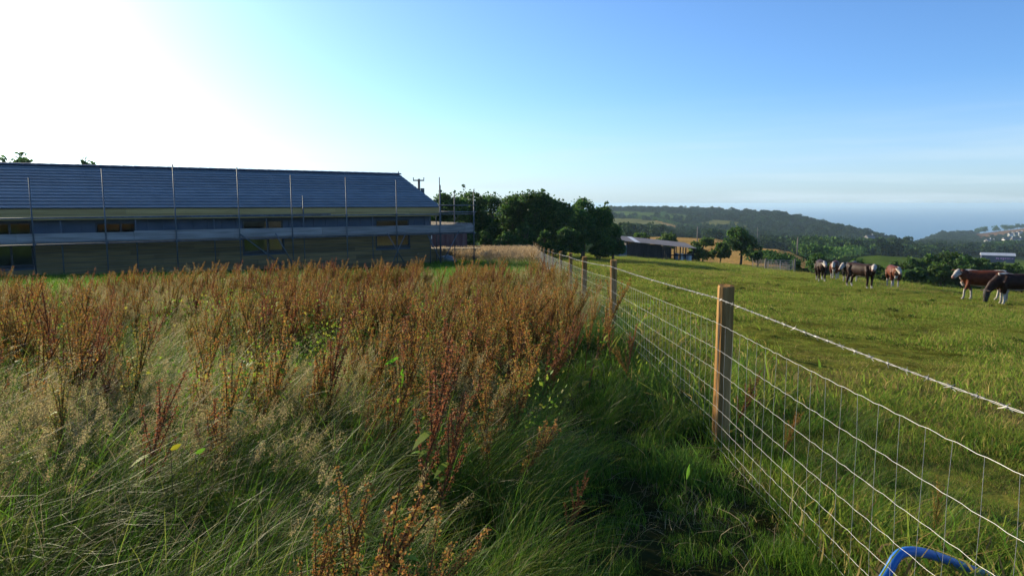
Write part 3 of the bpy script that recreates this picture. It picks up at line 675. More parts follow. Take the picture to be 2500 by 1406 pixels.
# ---------------------------------------------------------------- trees and shrubs behind the pasture brow
def bush(px_, ytop, wp, r, lab, group, name='field_shrub', cat='shrub', seed=0, n=2200, pal=DARKG, size=None, trunk=.03):
    b = at_r(px_, 640, r); b[2] = float(H(b[0], b[1])); t = at_r(px_, ytop, r); h = 1.1 * max(1.0, float(t[2] - b[2])); w = wp * r / FPX
    return make_tree(name, b, h, w, lab, cat, group, seed, n, size or max(.12, r * .0016), pal, trunk, max(2, w * .7), .75)
MIDG = [(.07, .135, .025), (.09, .16, .028), (.05, .105, .025), (.10, .165, .03)]
bush(1808, 559, 88, 104, 'round dark-green tree standing alone right of the barn', None, 'field_tree', 'tree', 71, 5000, DARKG, .17, .15)
for i, (px_, yt, wp, r, lab) in enumerate((
    (1560, 572, 60, 112, 'bush behind the left end of the barn roof'), (1635, 573, 70, 118, 'leafy bush rising behind the middle of the barn roof'),
    (1715, 581, 75, 106, 'wide bush just right of the open barn bay'), (1758, 592, 55, 102, 'bush between the barn bush and the round field tree'),
    (1700, 605, 60, 101, 'low bramble at the foot of the barn bush'), (1850, 612, 40, 101, 'scrubby bush at the right foot of the round field tree'),
    (1990, 618, 60, 82, 'dark bramble left of the leftmost cow'), (1940, 632, 50, 84, 'low bramble by the field gate'))):
    bush(px_, yt, wp, r, lab, 'bushes along the pasture edge', seed=80 + i, n=2600, pal=MIDG if i < 4 else DARKG)
bl = [(2040, 640, 70), (2085, 636, 70), (2130, 648, 70), (2180, 642, 80), (2225, 636, 90), (2268, 626, 95), (2310, 618, 100), (2352, 622, 100), (2392, 630, 95), (2432, 640, 90), (2476, 648, 95), (2520, 650, 90),
      (2160, 664, 70), (2240, 655, 80), (2300, 646, 90), (2370, 648, 90), (2440, 660, 90), (2500, 668, 80)]
for i, (px_, yt, wp) in enumerate(bl):
    bush(px_, yt, wp, 118 if i < 12 else 96, 'dark green thicket shrub below the pasture brow, %s from the left in the %s row' % (ORD[i if i < 12 else i - 12], 'back' if i < 12 else 'front'), 'thicket shrubs below the brow', 'thicket_shrub', seed=120 + i, n=2600, pal=DARKG if i % 2 else MIDG, size=.22)
# far hedges: lines of shrubs between valley fields
hedges = [([(1850, 640), (1880, 644), (1930, 652)], 80, 2.0, 'low dark hedge behind the field gate'),
          ([(1965, 622), (2010, 616), (2060, 612), (2110, 608), (2180, 606)], 420, 9, 'long tree hedge above the bright green field'),
          ([(1970, 634), (2030, 631), (2070, 626), (2100, 620)], 260, 5, 'dark hedge between the two green valley fields'),
          ([(1480, 531), (1540, 533), (1600, 538), (1650, 552), (1690, 560)], 800, 6, 'dark hedge crossing the far hillside fields'),
          ([(1600, 537), (1612, 528), (1622, 521)], 900, 5, 'short hedge running up the far hillside'),
          ([(2130, 622), (2180, 619), (2240, 624), (2290, 622)], 330, 7, 'rough hedge at the top of the valley field'),
          ([(2420, 616), (2450, 607), (2500, 601), (2560, 598)], 750, 9, 'hedge along the top of the green field by the blue farm shed')]
for i, (pl, rmin, hh, lab) in enumerate(hedges):
    keep = rng; rng = np.random.default_rng(300 + i); cs = []; 
    pts = []
    for (xa, ya), (xb_, yb_) in zip(pl[:-1], pl[1:]):
        for s in np.linspace(0, 1, 14)[:-1]: pts.append(hit(xa + (xb_ - xa) * s, ya + (yb_ - ya) * s, rmin))
    pts = np.array(pts); dd = np.median(np.linalg.norm(pts[:, :2], axis=1)); ok = np.abs(np.linalg.norm(pts[:, :2], axis=1) - dd) < dd * .5; pts = pts[ok]
    c = pts[rng.integers(0, len(pts), 3000)] + rng.normal(size=(3000, 3)) * np.array([hh * .5, hh * .4, 0]); hgt = hh * (.6 + .5 * vnoise(c[:, 0], c[:, 1], hh * .8, i))
    c[:, 2] = H(c[:, 0], c[:, 1]) + hgt * rng.random(3000) ** .6
    o0 = pts.mean(0); V, F, C = leaf_quads(c - o0, hh * .11, pick(DARKG, 3000)); link('hedge', mesh_np('hedge', V, F, M['farleaf'], C), loc=tuple(o0), label=lab, cat='hedge'); rng = keep

# ---------------------------------------------------------------- geometry-node scatter
def scatter(name, protos, P, rot, scl, idx, label=None, cat=None, parent=None):
    col = bpy.data.collections.new(name + '_kinds')
    for i, me in enumerate(protos): col.objects.link(bpy.data.objects.new('%s_%03d' % (name, i), me))
    P = np.asarray(P, np.float32); me = bpy.data.meshes.new(name); me.vertices.add(len(P)); me.vertices.foreach_set('co', P.ravel())
    a = me.attributes.new('rot', 'FLOAT_VECTOR', 'POINT'); a.data.foreach_set('vector', np.asarray(rot, np.float32).ravel())
    a = me.attributes.new('scl', 'FLOAT', 'POINT'); a.data.foreach_set('value', np.asarray(scl, np.float32).ravel())
    a = me.attributes.new('idx', 'INT', 'POINT'); a.data.foreach_set('value', np.asarray(idx, np.int32).ravel())
    ng = bpy.data.node_groups.new(name, 'GeometryNodeTree'); n = ng.nodes; l = ng.links
    ng.interface.new_socket('Geometry', in_out='INPUT', socket_type='NodeSocketGeometry'); ng.interface.new_socket('Geometry', in_out='OUTPUT', socket_type='NodeSocketGeometry')
    gi, go = n.new('NodeGroupInput'), n.new('NodeGroupOutput'); ip = n.new('GeometryNodeInstanceOnPoints'); ci = n.new('GeometryNodeCollectionInfo')
    ci.inputs['Collection'].default_value = col; ci.inputs['Separate Children'].default_value = True; ci.inputs['Reset Children'].default_value = True
    def attr(nm, typ):
        q = n.new('GeometryNodeInputNamedAttribute'); q.data_type = typ; q.inputs['Name'].default_value = nm; return q.outputs['Attribute']
    e2r = n.new('FunctionNodeEulerToRotation'); l.new(attr('rot', 'FLOAT_VECTOR'), e2r.inputs[0])
    l.new(gi.outputs[0], ip.inputs['Points']); l.new(ci.outputs[0], ip.inputs['Instance']); ip.inputs['Pick Instance'].default_value = True
    l.new(attr('idx', 'INT'), ip.inputs['Instance Index']); l.new(e2r.outputs[0], ip.inputs['Rotation']); l.new(attr('scl', 'FLOAT'), ip.inputs['Scale'])
    l.new(ip.outputs[0], go.inputs[0])
    o = link(name, me, parent, label=label, cat=cat, kind='stuff'); md = o.modifiers.new('scatter', 'NODES'); md.node_group = ng
    return o
def ribbons(n, h, spread, lean, curl, width, pal, seg=4, stiff=None):
    h = rng.uniform(h[0], h[1], n); base = rng.normal(size=(n, 2)) * spread; th = rng.uniform(0, 2 * math.pi, n)
    dx = np.cos(th) * curl * h * rng.uniform(.3, 1, n) + lean[0] * h; dy = np.sin(th) * curl * h * rng.uniform(.3, 1, n) + lean[1] * h
    t = np.linspace(0, 1, seg + 1)[None, :]
    X = base[:, :1] + dx[:, None] * t ** 1.8; Y = base[:, 1:] + dy[:, None] * t ** 1.8
    Lh = np.hypot(dx, dy)[:, None]; Z = h[:, None] * t - .35 * Lh * t ** 2.6
    wd = rng.uniform(.6, 1.2, n)[:, None] * width * (1 - t ** 2.2 * .92); pa = rng.uniform(0, math.pi, n)[:, None]
    ox, oy = np.cos(pa) * wd * .5, np.sin(pa) * wd * .5
    V = np.stack([np.stack([X - ox, Y - oy, Z], -1), np.stack([X + ox, Y + oy, Z], -1)], 2).reshape(-1, 3)
    m = (seg + 1) * 2; b = (np.arange(n) * m)[:, None]; q = (np.arange(seg) * 2)[None, :]
    F = np.stack([b + q, b + q + 1, b + q + 3, b + q + 2], -1).reshape(-1, 4)
    C = np.repeat(pick(pal, n, .2), m, 0); return V, F, C, np.stack([X[:, -1], Y[:, -1], Z[:, -1]], -1), np.stack([dx, dy, h], -1)
def join(*parts):
    V, F, C, o = [], [], [], 0
    for v, f, c in parts: V.append(v); F.append(f + o); C.append(c); o += len(v)
    return np.concatenate(V), np.concatenate(F), np.concatenate(C)
GR = [(.085, .19, .018), (.13, .25, .024), (.06, .14, .016), (.18, .27, .03), (.22, .25, .045)]
DRY = [(.30, .25, .13), (.24, .19, .09), (.36, .30, .17), (.12, .13, .04)]
PAN = [(.34, .27, .12), (.40, .325, .15), (.29, .215, .105), (.33, .30, .12)]
def seed_clump(nst, h, pal, fluff, lean, mseed, psz, stempal=None):
    v, f, c, tip, d = ribbons(nst, h, .07, lean, .25, .0035, stempal or DRY + GR[:2], 4)
    k = np.repeat(np.arange(nst), mseed); t = rng.random(len(k)) ** .8
    cen = tip[k] - d[k] * np.array([1.0, 1.0, .55]) * (.22 * t)[:, None] * .9
    cen += rng.normal(size=cen.shape) * (fluff * (.25 + .75 * np.sin(math.pi * np.clip(t * .9 + .1, 0, 1))))[:, None]
    sv, sf, sc = leaf_quads(cen, psz, pick(pal, len(k), .25), .5, .8); return join((v, f, c), (sv, sf, sc))
LEAN = (.68, -.1)
tall, seedg, short, tuft = [], [], [], []
for i in range(6):
    v, f, c, _, _ = ribbons(50, (.3, .8), .11, LEAN, .5, .0055, GR, 5); v2, f2, c2, _, _ = ribbons(5, (.5, 1.0), .09, LEAN, .45, .0034, DRY, 5)
    tall.append(mesh_np('tall_clump', *join((v, f, c), (v2, f2, c2))[:2], M['grass'], join((v, f, c), (v2, f2, c2))[2]))
for i in range(6):
    V, F, C = seed_clump(9, (.6, .92), PAN, .012 if i % 2 else .018, (.3, -.05), 110, .0042); seedg.append(mesh_np('seed_clump', V, F, M['seed'], C))
for i in range(5):
    v, f, c, _, _ = ribbons(60, (.08, .3), .09, (.12, -.03), .6, .006, GR[:4], 3); short.append(mesh_np('short_clump', v, f, M['grass'], c))
PAS = [(.155, .245, .03), (.205, .285, .036), (.085, .17, .022), (.25, .28, .05), (.34, .26, .085)]
for i in range(6):
    v, f, c, _, _ = ribbons(55, (.03, .1) if i < 4 else (.05, .16), .085, (.08, -.02), .9, .0055, PAS if i != 3 else PAS[3:] + [(.2, .15, .07)], 2); tuft.append(mesh_np('tuft', v, f, M['turf'], c))
for i in range(5):
    v, f, c, _, _ = ribbons(70, (.02, .055) if i < 4 else (.05, .11), .16, (.05, 0), .9, .009, PAS if i != 3 else PAS[3:] + [(.26, .19, .08)], 2); tuft.append(mesh_np('low_tuft', v, f, M['turf'], c))
LUSH = [(.07, .15, .02), (.10, .19, .025), (.055, .12, .02)]
lush = []
for i in range(4):
    v, f, c, _, _ = ribbons(70, (.12, .34), .10, (.06, -.05), .55, .007, LUSH, 4); lush.append(mesh_np('lush', v, f, M['grass'], c))

def pts_in(n, r0, r1, a0, a1, power=1.0):
    a = np.radians(rng.uniform(a0, a1, n)); u = rng.random(n) ** power; r = np.sqrt(r0 * r0 + (r1 * r1 - r0 * r0) * u); return np.stack([r * np.sin(a), r * np.cos(a)], -1)
def back_edge(x, y):                    # far edge of the tall growth, by bearing
    a = np.degrees(np.arctan2(x, y)); e = np.interp(a, [-45, -36, -26, -16, -8, -5.5, -4, -2.5, -1.2, 1], [12.0, 12.8, 15.0, 16.0, 15.0, 12.0, 15.5, 15.5, 13.5, 22])
    return e + (vnoise(x, y, 1.7, 9) - .5) * 2.6
def dock_w(x, y):
    a = np.degrees(np.arctan2(x, y)); r = np.hypot(x, y)
    w = np.interp(r, [0, 2.6, 3.4, 4.4, 9, 14, 18], [0, 0, .25, 1, 1, .9, .6]) * np.interp(a, [-45, -30, -22, -14, -2, 2, 5, 7], [.75, .75, .75, .9, .9, .5, .3, 0])
    w = w * np.where((a < -15) & (r < 7.0), np.where(r > 3.8, .55, .2), 1.0)
    return w * sstep(.36, .62, fbm(x, y, 1.5, 11))
def emit(name, protos, xy, scl, lab=None, cat=None, tilt=.08, yaw=.9, idx=None):
    n = len(xy); z = H(xy[:, 0], xy[:, 1]); rot = np.stack([rng.normal(0, tilt, n), rng.normal(0, tilt, n), rng.normal(0, yaw, n)], -1)
    return scatter(name, protos, np.column_stack([xy, z - .01]), rot, scl, rng.integers(0, len(protos), n) if idx is None else idx, lab, cat)
# tall meadow grass
xy = np.concatenate([pts_in(3000, 1.15, 6, -46, 16), pts_in(5200, 6, 22, -44, 6)]); x, y = xy.T
path = sstep(1.55, 1.15, fence_x(y) - x) * (1 - sstep(7, 11, y))        # mown strip beside the fence
hgt = np.interp(np.hypot(x, y), [1.2, 2.2, 4, 8, 12], [.55, .72, .98, 1.0, .95])
keepm = (np.hypot(x, y) < back_edge(x, y)) & (x < fence_x(y) - .1) & (rng.random(len(xy)) > path * .93) & (fbm(x, y, .9, 21) > .27) & ~((np.hypot((x + .52) * .8, y - 1.6) < .48))
a = np.degrees(np.arctan2(x, y)); s = hgt * rng.uniform(.65, 1.1, len(xy)) * np.interp(a, [-40, -12, 2, 12], [1, .95, .72, .55]); xy, s = xy[keepm], s[keepm]
emit('meadow_grass', tall, xy, s, 'long green and straw meadow grass leaning in the wind', 'grass')
# pale fluffy seed heads
xy = np.concatenate([pts_in(1800, 1.6, 5, -44, 14), pts_in(4200, 4.5, 17, -44, 7)]); x, y = xy.T; a = np.degrees(np.arctan2(x, y)); r = np.hypot(x, y)
pw = np.interp(a, [-45, -22, -12, -2, 1, 6], [.55, .5, .45, .45, .6, .5]) * np.interp(r, [1.5, 3.2, 4.4, 9, 17], [.05, .14, .9, .85, .85]) * sstep(.36, .62, fbm(x, y, 1.3, 31)) + .012
keepm = (r < back_edge(x, y) + .3) & (x < fence_x(y) - np.where(y < 8, 1.65, .5)) & (rng.random(len(xy)) < pw)
xy = xy[keepm]; emit('seeding_grass', seedg, xy, rng.uniform(.8, 1.05, len(xy)) * np.interp(np.hypot(*xy.T), [2, 8, 12], [.85, .95, 1.08]), 'pale pinkish fluffy seed heads of meadow grass', 'grass', .1, .7)
weeds = []
for i in range(4):
    n_ = 80; c_ = np.column_stack([rng.normal(0, .07, n_), rng.normal(0, .07, n_), rng.uniform(.12, .72, n_)]); wv, wf, wc = leaf_quads(c_, .012, pick([(.13, .25, .025), (.22, .30, .03), (.09, .19, .02), (.28, .27, .04)], n_), .6)
    sv, sf, sc_, _, _ = ribbons(9, (.4, .75), .05, (.1, 0), .2, .004, [(.1, .15, .03)], 3); weeds.append(mesh_np('weed', *join((wv, wf, wc), (sv, sf, sc_))[:2], M['leaf'], join((wv, wf, wc), (sv, sf, sc_))[2]))
xy = pts_in(2200, 3.6, 15, -43, 4); x, y = xy.T; keepm = (np.hypot(x, y) < back_edge(x, y)) & (x < fence_x(y) - 1.2) & (fbm(x, y, 1.1, 71) > .56); xy = xy[keepm]
emit('leafy_weeds', weeds, xy, rng.uniform(.7, 1.15, len(xy)), 'yellow-green leafy weeds mixed through the meadow', 'weeds', .1, 3)
# path strip, lush verge
xy = pts_in(5200, 1.6, 14, -6, 36); x, y = xy.T; u = fence_x(y) - x; keepm = (u > -.25) & (u < 1.7 - .06 * y); xy = xy[keepm]; u = fence_x(xy[:, 1]) - xy[:, 0]; lsh = (u < .42 + .3 * vnoise(xy[:, 0], xy[:, 1], .7, 61)) & (fbm(xy[:, 0], xy[:, 1], .9, 63) > .42)
emit('path_grass', lush + short, xy, np.where(lsh, rng.uniform(.45, .95, len(xy)), rng.uniform(.25, .55, len(xy))), 'short green grass on the trodden strip beside the fence', 'grass', .15, 3, np.where(lsh, rng.integers(0, 4, len(xy)), rng.integers(4, 9, len(xy))))
strw = []
for i in range(3):
    v, f, c, _, _ = ribbons(14, (.05, .12), .12, (1.6 * math.cos(i), 1.6 * math.sin(i)), 2.2, .003, DRY, 4); strw.append(mesh_np('straw', v, f, M['grass'], c))
xy = pts_in(900, 1.8, 12, -2, 40); x, y = xy.T; u = fence_x(y) - x; keepm = (u > -.8) & (u < .95); xy = xy[keepm]
emit('loose_straw', strw, xy, rng.uniform(.8, 1.6, len(xy)), 'pale bent straw lying over the grass beside the fence', 'straw', .2, 3)
# rough grass by the house and far dry grass
xy = np.concatenate([pts_in(3800, 11, 30, -46, 2), pts_in(2200, 24, 48, -8, 2)]); x, y = xy.T; rel = (x - CORNER.x) * D.x + (y - CORNER.y) * D.y; dep = (x - CORNER.x) * IN.x + (y - CORNER.y) * IN.y
keepm = (x < fence_x(y) - .1) & ~((dep > -.2) & (rel < .3)) & (np.hypot(x, y) > back_edge(x, y) - 1); xy = xy[keepm]
emit('rough_grass', short, xy, rng.uniform(.7, 1.3, len(xy)), 'short rough grass in the shade in front of the timber house', 'grass', .1, 3)
dryp = []
for i in range(4):
    V, F, C = seed_clump(16, (.55, .9), [(.42, .30, .17), (.36, .25, .14), (.46, .35, .2)], .02, (.2, 0), 14, .016, DRY); dryp.append(mesh_np('dry', V, F, M['seed'], C))
xy = pts_in(5600, 30, 62, -6.5, 2.2); x, y = xy.T; rel = (x - CORNER.x) * D.x + (y - CORNER.y) * D.y; dep = (x - CORNER.x) * IN.x + (y - CORNER.y) * IN.y
keepm = (x < fence_x(y) - .1) & ~((dep > -2) & (rel < 3.2)) & (rng.random(len(xy)) < sstep(34, 46, y + fbm(x, y, 3, 5) * 8 - 4) * .8); xy = xy[keepm]
emit('dry_grass', dryp, xy, rng.uniform(.8, 1.2, len(xy)), 'tall straw-coloured dry grass in front of the tree line', 'grass', .08, 3)
# pasture
xy = np.concatenate([pts_in(6500, 1.7, 9, 4, 50), pts_in(11000, 9, 26, 2, 42), pts_in(17000, 26, 88, 1, 40)]); x, y = xy.T; r = np.hypot(x, y); u = x - fence_x(y)
s = np.interp(r, [2, 9, 14, 26, 60, 90], [.8, .8, .85, 1.0, 1.25, 1.5]) * rng.uniform(.55, 1.25, len(xy)) * (.55 + 1.15 * sstep(.38, .68, fbm(x, y, 1.6, 45))) * (1 + .9 * sstep(1.3, .2, u) * (r < 14))
dead = fbm(x, y, 3.5, 41) > .60; ii = np.where(dead & (rng.random(len(xy)) < .75), 3, rng.integers(0, 6, len(xy)))
keepm = (u > .05) & (r < 1.02 * np.interp(np.degrees(np.arctan2(x, y)), np.degrees(_caz), _crb)) & (fbm(x, y, np.where(r > 15, 1.3, .6), 43) > np.where(r > 30, .33, .36)); ii[(ii == 5) & (fbm(x, y, 2.5, 47) < .5)] = 1
far = rng.random(len(xy)) < sstep(5, 13, r); ii = np.where(far, np.where(dead & (rng.random(len(xy)) < .7), 9, 6 + rng.integers(0, 3, len(xy))), ii); ii = np.where(far & (fbm(x, y, 1.9, 49) > .66), 10, ii)
emit('pasture_grass', tuft, xy[keepm], s[keepm], 'short grazed pasture grass on the field right of the fence', 'grass', .15, 3, ii[keepm])
ros = []
for i in range(4):
    n_ = 46; a_ = rng.uniform(0, 6.28, n_); q_ = rng.uniform(.02, .2, n_); c_ = np.column_stack([np.cos(a_) * q_, np.sin(a_) * q_, .02 + .11 * rng.random(n_) * (1 - q_ * 3).clip(.2, 1)])
    v, f, c = leaf_quads(c_, .05, pick([(.035, .075, .014), (.05, .10, .016), (.07, .085, .02), (.05, .05, .02)], n_), .4); ros.append(mesh_np('rosette', v, f, M['turf'], c))
xy = pts_in(420, 12, 66, 2, 38); x, y = xy.T; keepm = (x > fence_x(y) + .6) & (fbm(x, y, 5, 81) > .44); xy = xy[keepm]
emit('pasture_weeds', ros, xy, rng.uniform(.3, .85, len(xy)), 'dark low weeds and droppings dotted over the grazed pasture', 'weeds', .05, 3)
xy = pts_in(1500, 1.8, 12, 6, 48); x, y = xy.T; u = x - fence_x(y); keepm = (u > .1) & (u < .9 + .5 * vnoise(x, y, 1, 51)); xy = xy[keepm]
emit('fence_foot_grass', tall + short, xy, rng.uniform(.25, .6, len(xy)), 'rank longer grass along the foot of the fence', 'grass', .15, 1.2)

# ---------------------------------------------------------------- docks
RUST = [(.40, .175, .042), (.47, .235, .055), (.34, .135, .036), (.38, .26, .055), (.24, .23, .04)]
REDD = [(.28, .09, .04), (.31, .125, .045), (.25, .11, .04)]
OLV = [(.26, .24, .045), (.32, .23, .05), (.2, .22, .04), (.34, .17, .04)]
def dock_meshes(seed, pal, H0, nbr, lean):
    global rng
    keep = rng; rng = np.random.default_rng(900 + seed); rd = random.Random(seed); st = MB(); cen = []; rad_ = []
    top = Vector((lean * H0, rd.uniform(-.06, .06) * H0, H0)); bend = lambda t: Vector((top.x * t ** 1.6, top.y * t ** 1.6, H0 * t))
    sc = (.16, .075, .035); st.sweep([bend(t) for t in (0, .25, .5, .75, 1)], [.007, .0065, .0055, .004, .0015], 5, c=sc)
    def spike(P, s0, w):
        for q0, q1 in zip(P[:-1], P[1:]):
            L = (q1 - q0).length; m = max(1, int(L / .017))
            for j in range(m):
                t = j / m; c = q0.lerp(q1, t)
                if rd.random() < .12: continue
                for _ in range(11):
                    cen.append(c + Vector((rd.gauss(0, w), rd.gauss(0, w), rd.gauss(0, .004)))); rad_.append(.0062)
    spike([bend(t) for t in np.linspace(.52, 1, 6)], 0, .008)
    for b in range(nbr):
        t0 = .32 + .55 * b / nbr + rd.uniform(-.03, .03); p = bend(t0); a = b * 2.4 + rd.uniform(-.5, .5); L = H0 * rd.uniform(.24, .42) * (1.15 - t0 * .55)
        o = rd.uniform(.16, .46); dr = Vector((math.cos(a) * o + lean * .6, math.sin(a) * o, 1)).normalized()
        P = [p + dr * (L * s) + Vector((0, 0, .12 * L * s * s)) for s in (0, .35, .7, 1)]; st.sweep(P, [.0035, .003, .0025, .001], 4, c=sc); spike(P[0:], .1, .0075)
    cen = np.array([tuple(c) for c in cen]); n = len(cen); cl = pick(pal, n, .22)
    V, F, C = leaf_quads(cen, .0056, cl, .8); hm = mesh_np('seed_head', V, F, M['dock'], C)
    lfs = []; LP_ = [(.16, .30, .025), (.27, .36, .03), (.11, .23, .022), (.36, .31, .035)]
    for b in range(rd.randint(5, 8)):
        t0 = rd.uniform(.12, .82); p = bend(t0); a = rd.uniform(0, 6.28); L = rd.uniform(.06, .13) * (1.5 - t0); wd = L * .2; d = Vector((math.cos(a), math.sin(a), rd.uniform(-.1, .8))).normalized(); s_ = d.cross(Vector((0, 0, 1))).normalized()
        V_ = []
        for s in (0, .25, .5, .75, 1):
            c = p + d * (L * s) - Vector((0, 0, .5 * L * s * s)); w_ = wd * math.sin(math.pi * min(.97, .12 + s * .85)); V_ += [c - s_ * w_ + Vector((0, 0, w_ * .3)), c + s_ * w_ + Vector((0, 0, w_ * .3))]
        cc = rd.choice(LP_); lf = MB(); lfs.append(lf); lf.add(V_, [(2 * i, 2 * i + 1, 2 * i + 3, 2 * i + 2) for i in range(4)], cc)
    rng = keep
    return st.mesh('stem', M['dock']), hm, [q.mesh('leaf', M['leaf']) for q in lfs]
kinds = [dock_meshes(0, RUST, 1.0, 12, .16), dock_meshes(1, RUST, .92, 10, .28), dock_meshes(2, OLV, .95, 12, .2), dock_meshes(3, REDD, .9, 8, .22), dock_meshes(4, RUST, 1.08, 9, .34), dock_meshes(5, OLV, .85, 11, .25), dock_meshes(6, REDD, 1.0, 9, .1), dock_meshes(7, RUST, .75, 12, .4)]
def zone(x, y):
    a = math.degrees(math.atan2(x, y)); r = math.hypot(x, y)
    return ('nearest' if r < 4.6 else 'second' if r < 5.8 else 'third' if r < 7 else 'farthest') + ' rows, ' + ('at the left edge' if a < -29 else 'below the left half of the house' if a < -21 else 'below the middle house window' if a < -14 else 'below the right-hand house window' if a < -8 else 'below the scaffold tower' if a < -2 else 'next to the trodden strip')
def dock(k_, x, y, s, yaw, label, group='docks in the dense band across the meadow'):
    o = link('dock_plant', None, loc=(x, y, float(H(x, y)) - .01), label=label, cat='dock plant', group=group); o.rotation_euler = (random.gauss(0, .12), random.gauss(.04, .13), yaw); o.scale = (s, s, s)
    link('stem', kinds[k_][0], o); link('seed_head', kinds[k_][1], o)
    for me in kinds[k_][2]: link('leaf', me, o)
    return o
xy = np.concatenate([pts_in(1500, 2.6, 8, -42, 7), pts_in(6500, 6.5, 22, -42, 6)]); x, y = xy.T; r = np.hypot(x, y)
keepm = (r < back_edge(x, y) + .1) & (x < fence_x(y) - np.where(y < 5, 1.3, .6)) & (rng.random(len(xy)) < dock_w(x, y) * np.where(r > 8, .6, .58)); xy = xy[keepm]; r = np.hypot(*xy.T); xy = xy[np.argsort(r)]
NI = 240; COLN = ('rust-brown', 'rust-brown', 'olive-brown', 'red', 'rust-brown', 'olive-brown', 'red', 'rust-brown')
for i, (x, y) in enumerate(xy[:NI]):
    k_ = random.choice((0, 0, 0, 1, 1, 1, 2, 2, 3, 4, 4, 4, 5, 6, 7, 7)); dock(k_, x, y, random.uniform(.66, 1.0), random.gauss(0, .7), COLN[k_] + ' seeding dock in the ' + zone(x, y))
allk = []
for st, hm, lf in kinds:
    bmv = []
    vs, fs, cs, o_ = [], [], [], 0
    for me in (st, hm, *lf):
        nv = len(me.vertices); co = np.empty(nv * 3, np.float32); me.vertices.foreach_get('co', co); cl = np.empty(nv * 4, np.float32); me.color_attributes['Col'].data.foreach_get('color', cl)
        for p_ in me.polygons:
            vv = [q + o_ for q in p_.vertices]
            if len(vv) == 4: fs.append(vv)
        vs.append(co.reshape(-1, 3)); cs.append(cl.reshape(-1, 4)); o_ += nv
    allk.append(mesh_np('dock_mass', np.concatenate(vs), np.array(fs), M['dock'], np.concatenate(cs)))
ex = pts_in(2600, 8, 20, -42, -1); er = np.hypot(*ex.T); be = back_edge(*ex.T); ex = ex[(er < be) & (er > be - 2.6) & (rng.random(len(ex)) < .75)]
rest = np.concatenate([xy[NI:], ex]); x, y = rest.T
emit('far_docks', allk, rest, rng.uniform(.75, 1.0, len(rest)) * np.interp(np.hypot(*rest.T), [7, 13], [.9, .98]) * np.interp(np.degrees(np.arctan2(*rest.T)), [-36, -22], [.93, 1]), 'mass of rust-brown seeding docks at the far edge of the meadow', 'docks', .08, .6)
# docks that stand apart
def dock_px(k_, px_, Y, s, yaw, lab): dock(k_, (px_ - 1250) / FPX * Y, Y, s, yaw, lab, 'docks standing apart')
dock_px(7, 690, 1.85, 1.0, .1, 'orange-brown branching dock at the bottom edge, left of its taller neighbour')
dock_px(4, 845, 1.9, .70, -.1, 'tallest orange-brown dock with arching spikes at the bottom edge of the meadow')
dock_px(1, 760, 1.95, .74, .5, 'orange-brown dock behind and between the two at the bottom edge')
dock_px(7, 800, 1.7, .8, -.5, 'low orange-brown dock in front of its taller neighbour at the bottom edge')
dock_px(0, 640, 1.8, .62, .9, 'leftmost small orange-brown dock at the bottom edge')
dock_px(6, 275, 2.9, .78, .2, 'thin reddish dock alone in the green grass at lower left'); dock_px(3, 430, 3.2, .7, .4, 'reddish dock with yellowing leaf in the green grass at lower left')
dock_px(3, 1375, 2.9, .42, .2, 'small crimson dock in the dark grass left of the near fence post')
dock_px(6, 1500, 7.4, .68, 0, 'slim red dock on the mown strip near the second fence post'); dock_px(3, 1535, 6.4, .62, 1, 'red dock leaning on the netting beyond the near fence post')
dock_px(0, 1570, 6.1, .5, 2, 'low brown dock against the netting between the first two posts')
dock_px(3, 1800, 4.8, .58, .3, 'red dock just right of the near fence post'); dock_px(0, 1925, 4.3, .38, .7, 'small brown dock behind the netting right of the near post'); dock_px(2, 2330, 3.1, .38, .7, 'brown dock behind the netting at lower right')
for i, (px_, Y) in enumerate(((1440, 10.5), (1405, 13), (1385, 15), (1362, 18.5), (1345, 21))): dock_px(i % 5, px_, Y, .8, i, ['brown dock just left of the second fence post', 'brown dock left of the third fence post', 'dark dock at the foot of the fourth fence post', 'dock at the foot of the fifth fence post', 'tall dark dock at the foot of the sixth fence post'][i])
# broad green dock leaves
for i, (px_, py_, Y, L, c, lab) in enumerate(((980, 925, 3.6, .06, (.12, .32, .02), 'broad bright green upright leaf among the rusty docks'), (958, 880, 3.8, .045, (.12, .32, .02), 'pale green sideways leaf just above the bright upright leaf'), (430, 1090, 2.4, .022, (.3, .28, .02), 'yellow round dock leaf in the grass at lower left'), (490, 1100, 2.4, .02, (.12, .26, .02), 'bright green leaf beside the yellow dock leaf'), (1680, 1150, 3.2, .04, (.14, .3, .03), 'bright green leaf on the strip left of the near fence post'))):
    p = Vector(at_y(px_, py_, Y)); mb = MB(); up = Vector((.15, 0, 1)) if i in (0, 4) else Vector((.8, .1, .45)); up.normalize(); s_ = up.cross(Vector((0, 1, .3))).normalized(); V_ = []
    zg = float(H(p.x, p.y)); 
    for s in np.linspace(0, 1, 7): w_ = L * (.2 if i in (0, 1, 4) else .4) * math.sin(math.pi * min(.98, .06 + s * .92)); c_ = up * (L * (s - .5) * 2) + Vector((0, -.1 * L * s * s, 0)); V_ += [c_ - s_ * w_ + Vector((0, -w_ * .3, 0)), c_, c_ + s_ * w_ + Vector((0, -w_ * .3, 0))]
    mb.add(V_, [(3 * q + e, 3 * q + 1 + e, 3 * q + 4 + e, 3 * q + 3 + e) for q in range(6) for e in (0, 1)], c)
    b_ = up * -L; mb.sweep([b_, Vector((b_.x, b_.y, zg - p.z))], .0013, 4, c=(.05, .06, .02))
    link('dock_leaf', mb.mesh('dock_leaf', M['leaf'], True), loc=tuple(p), label=lab, cat='leaf', group='single leaves that stand out')

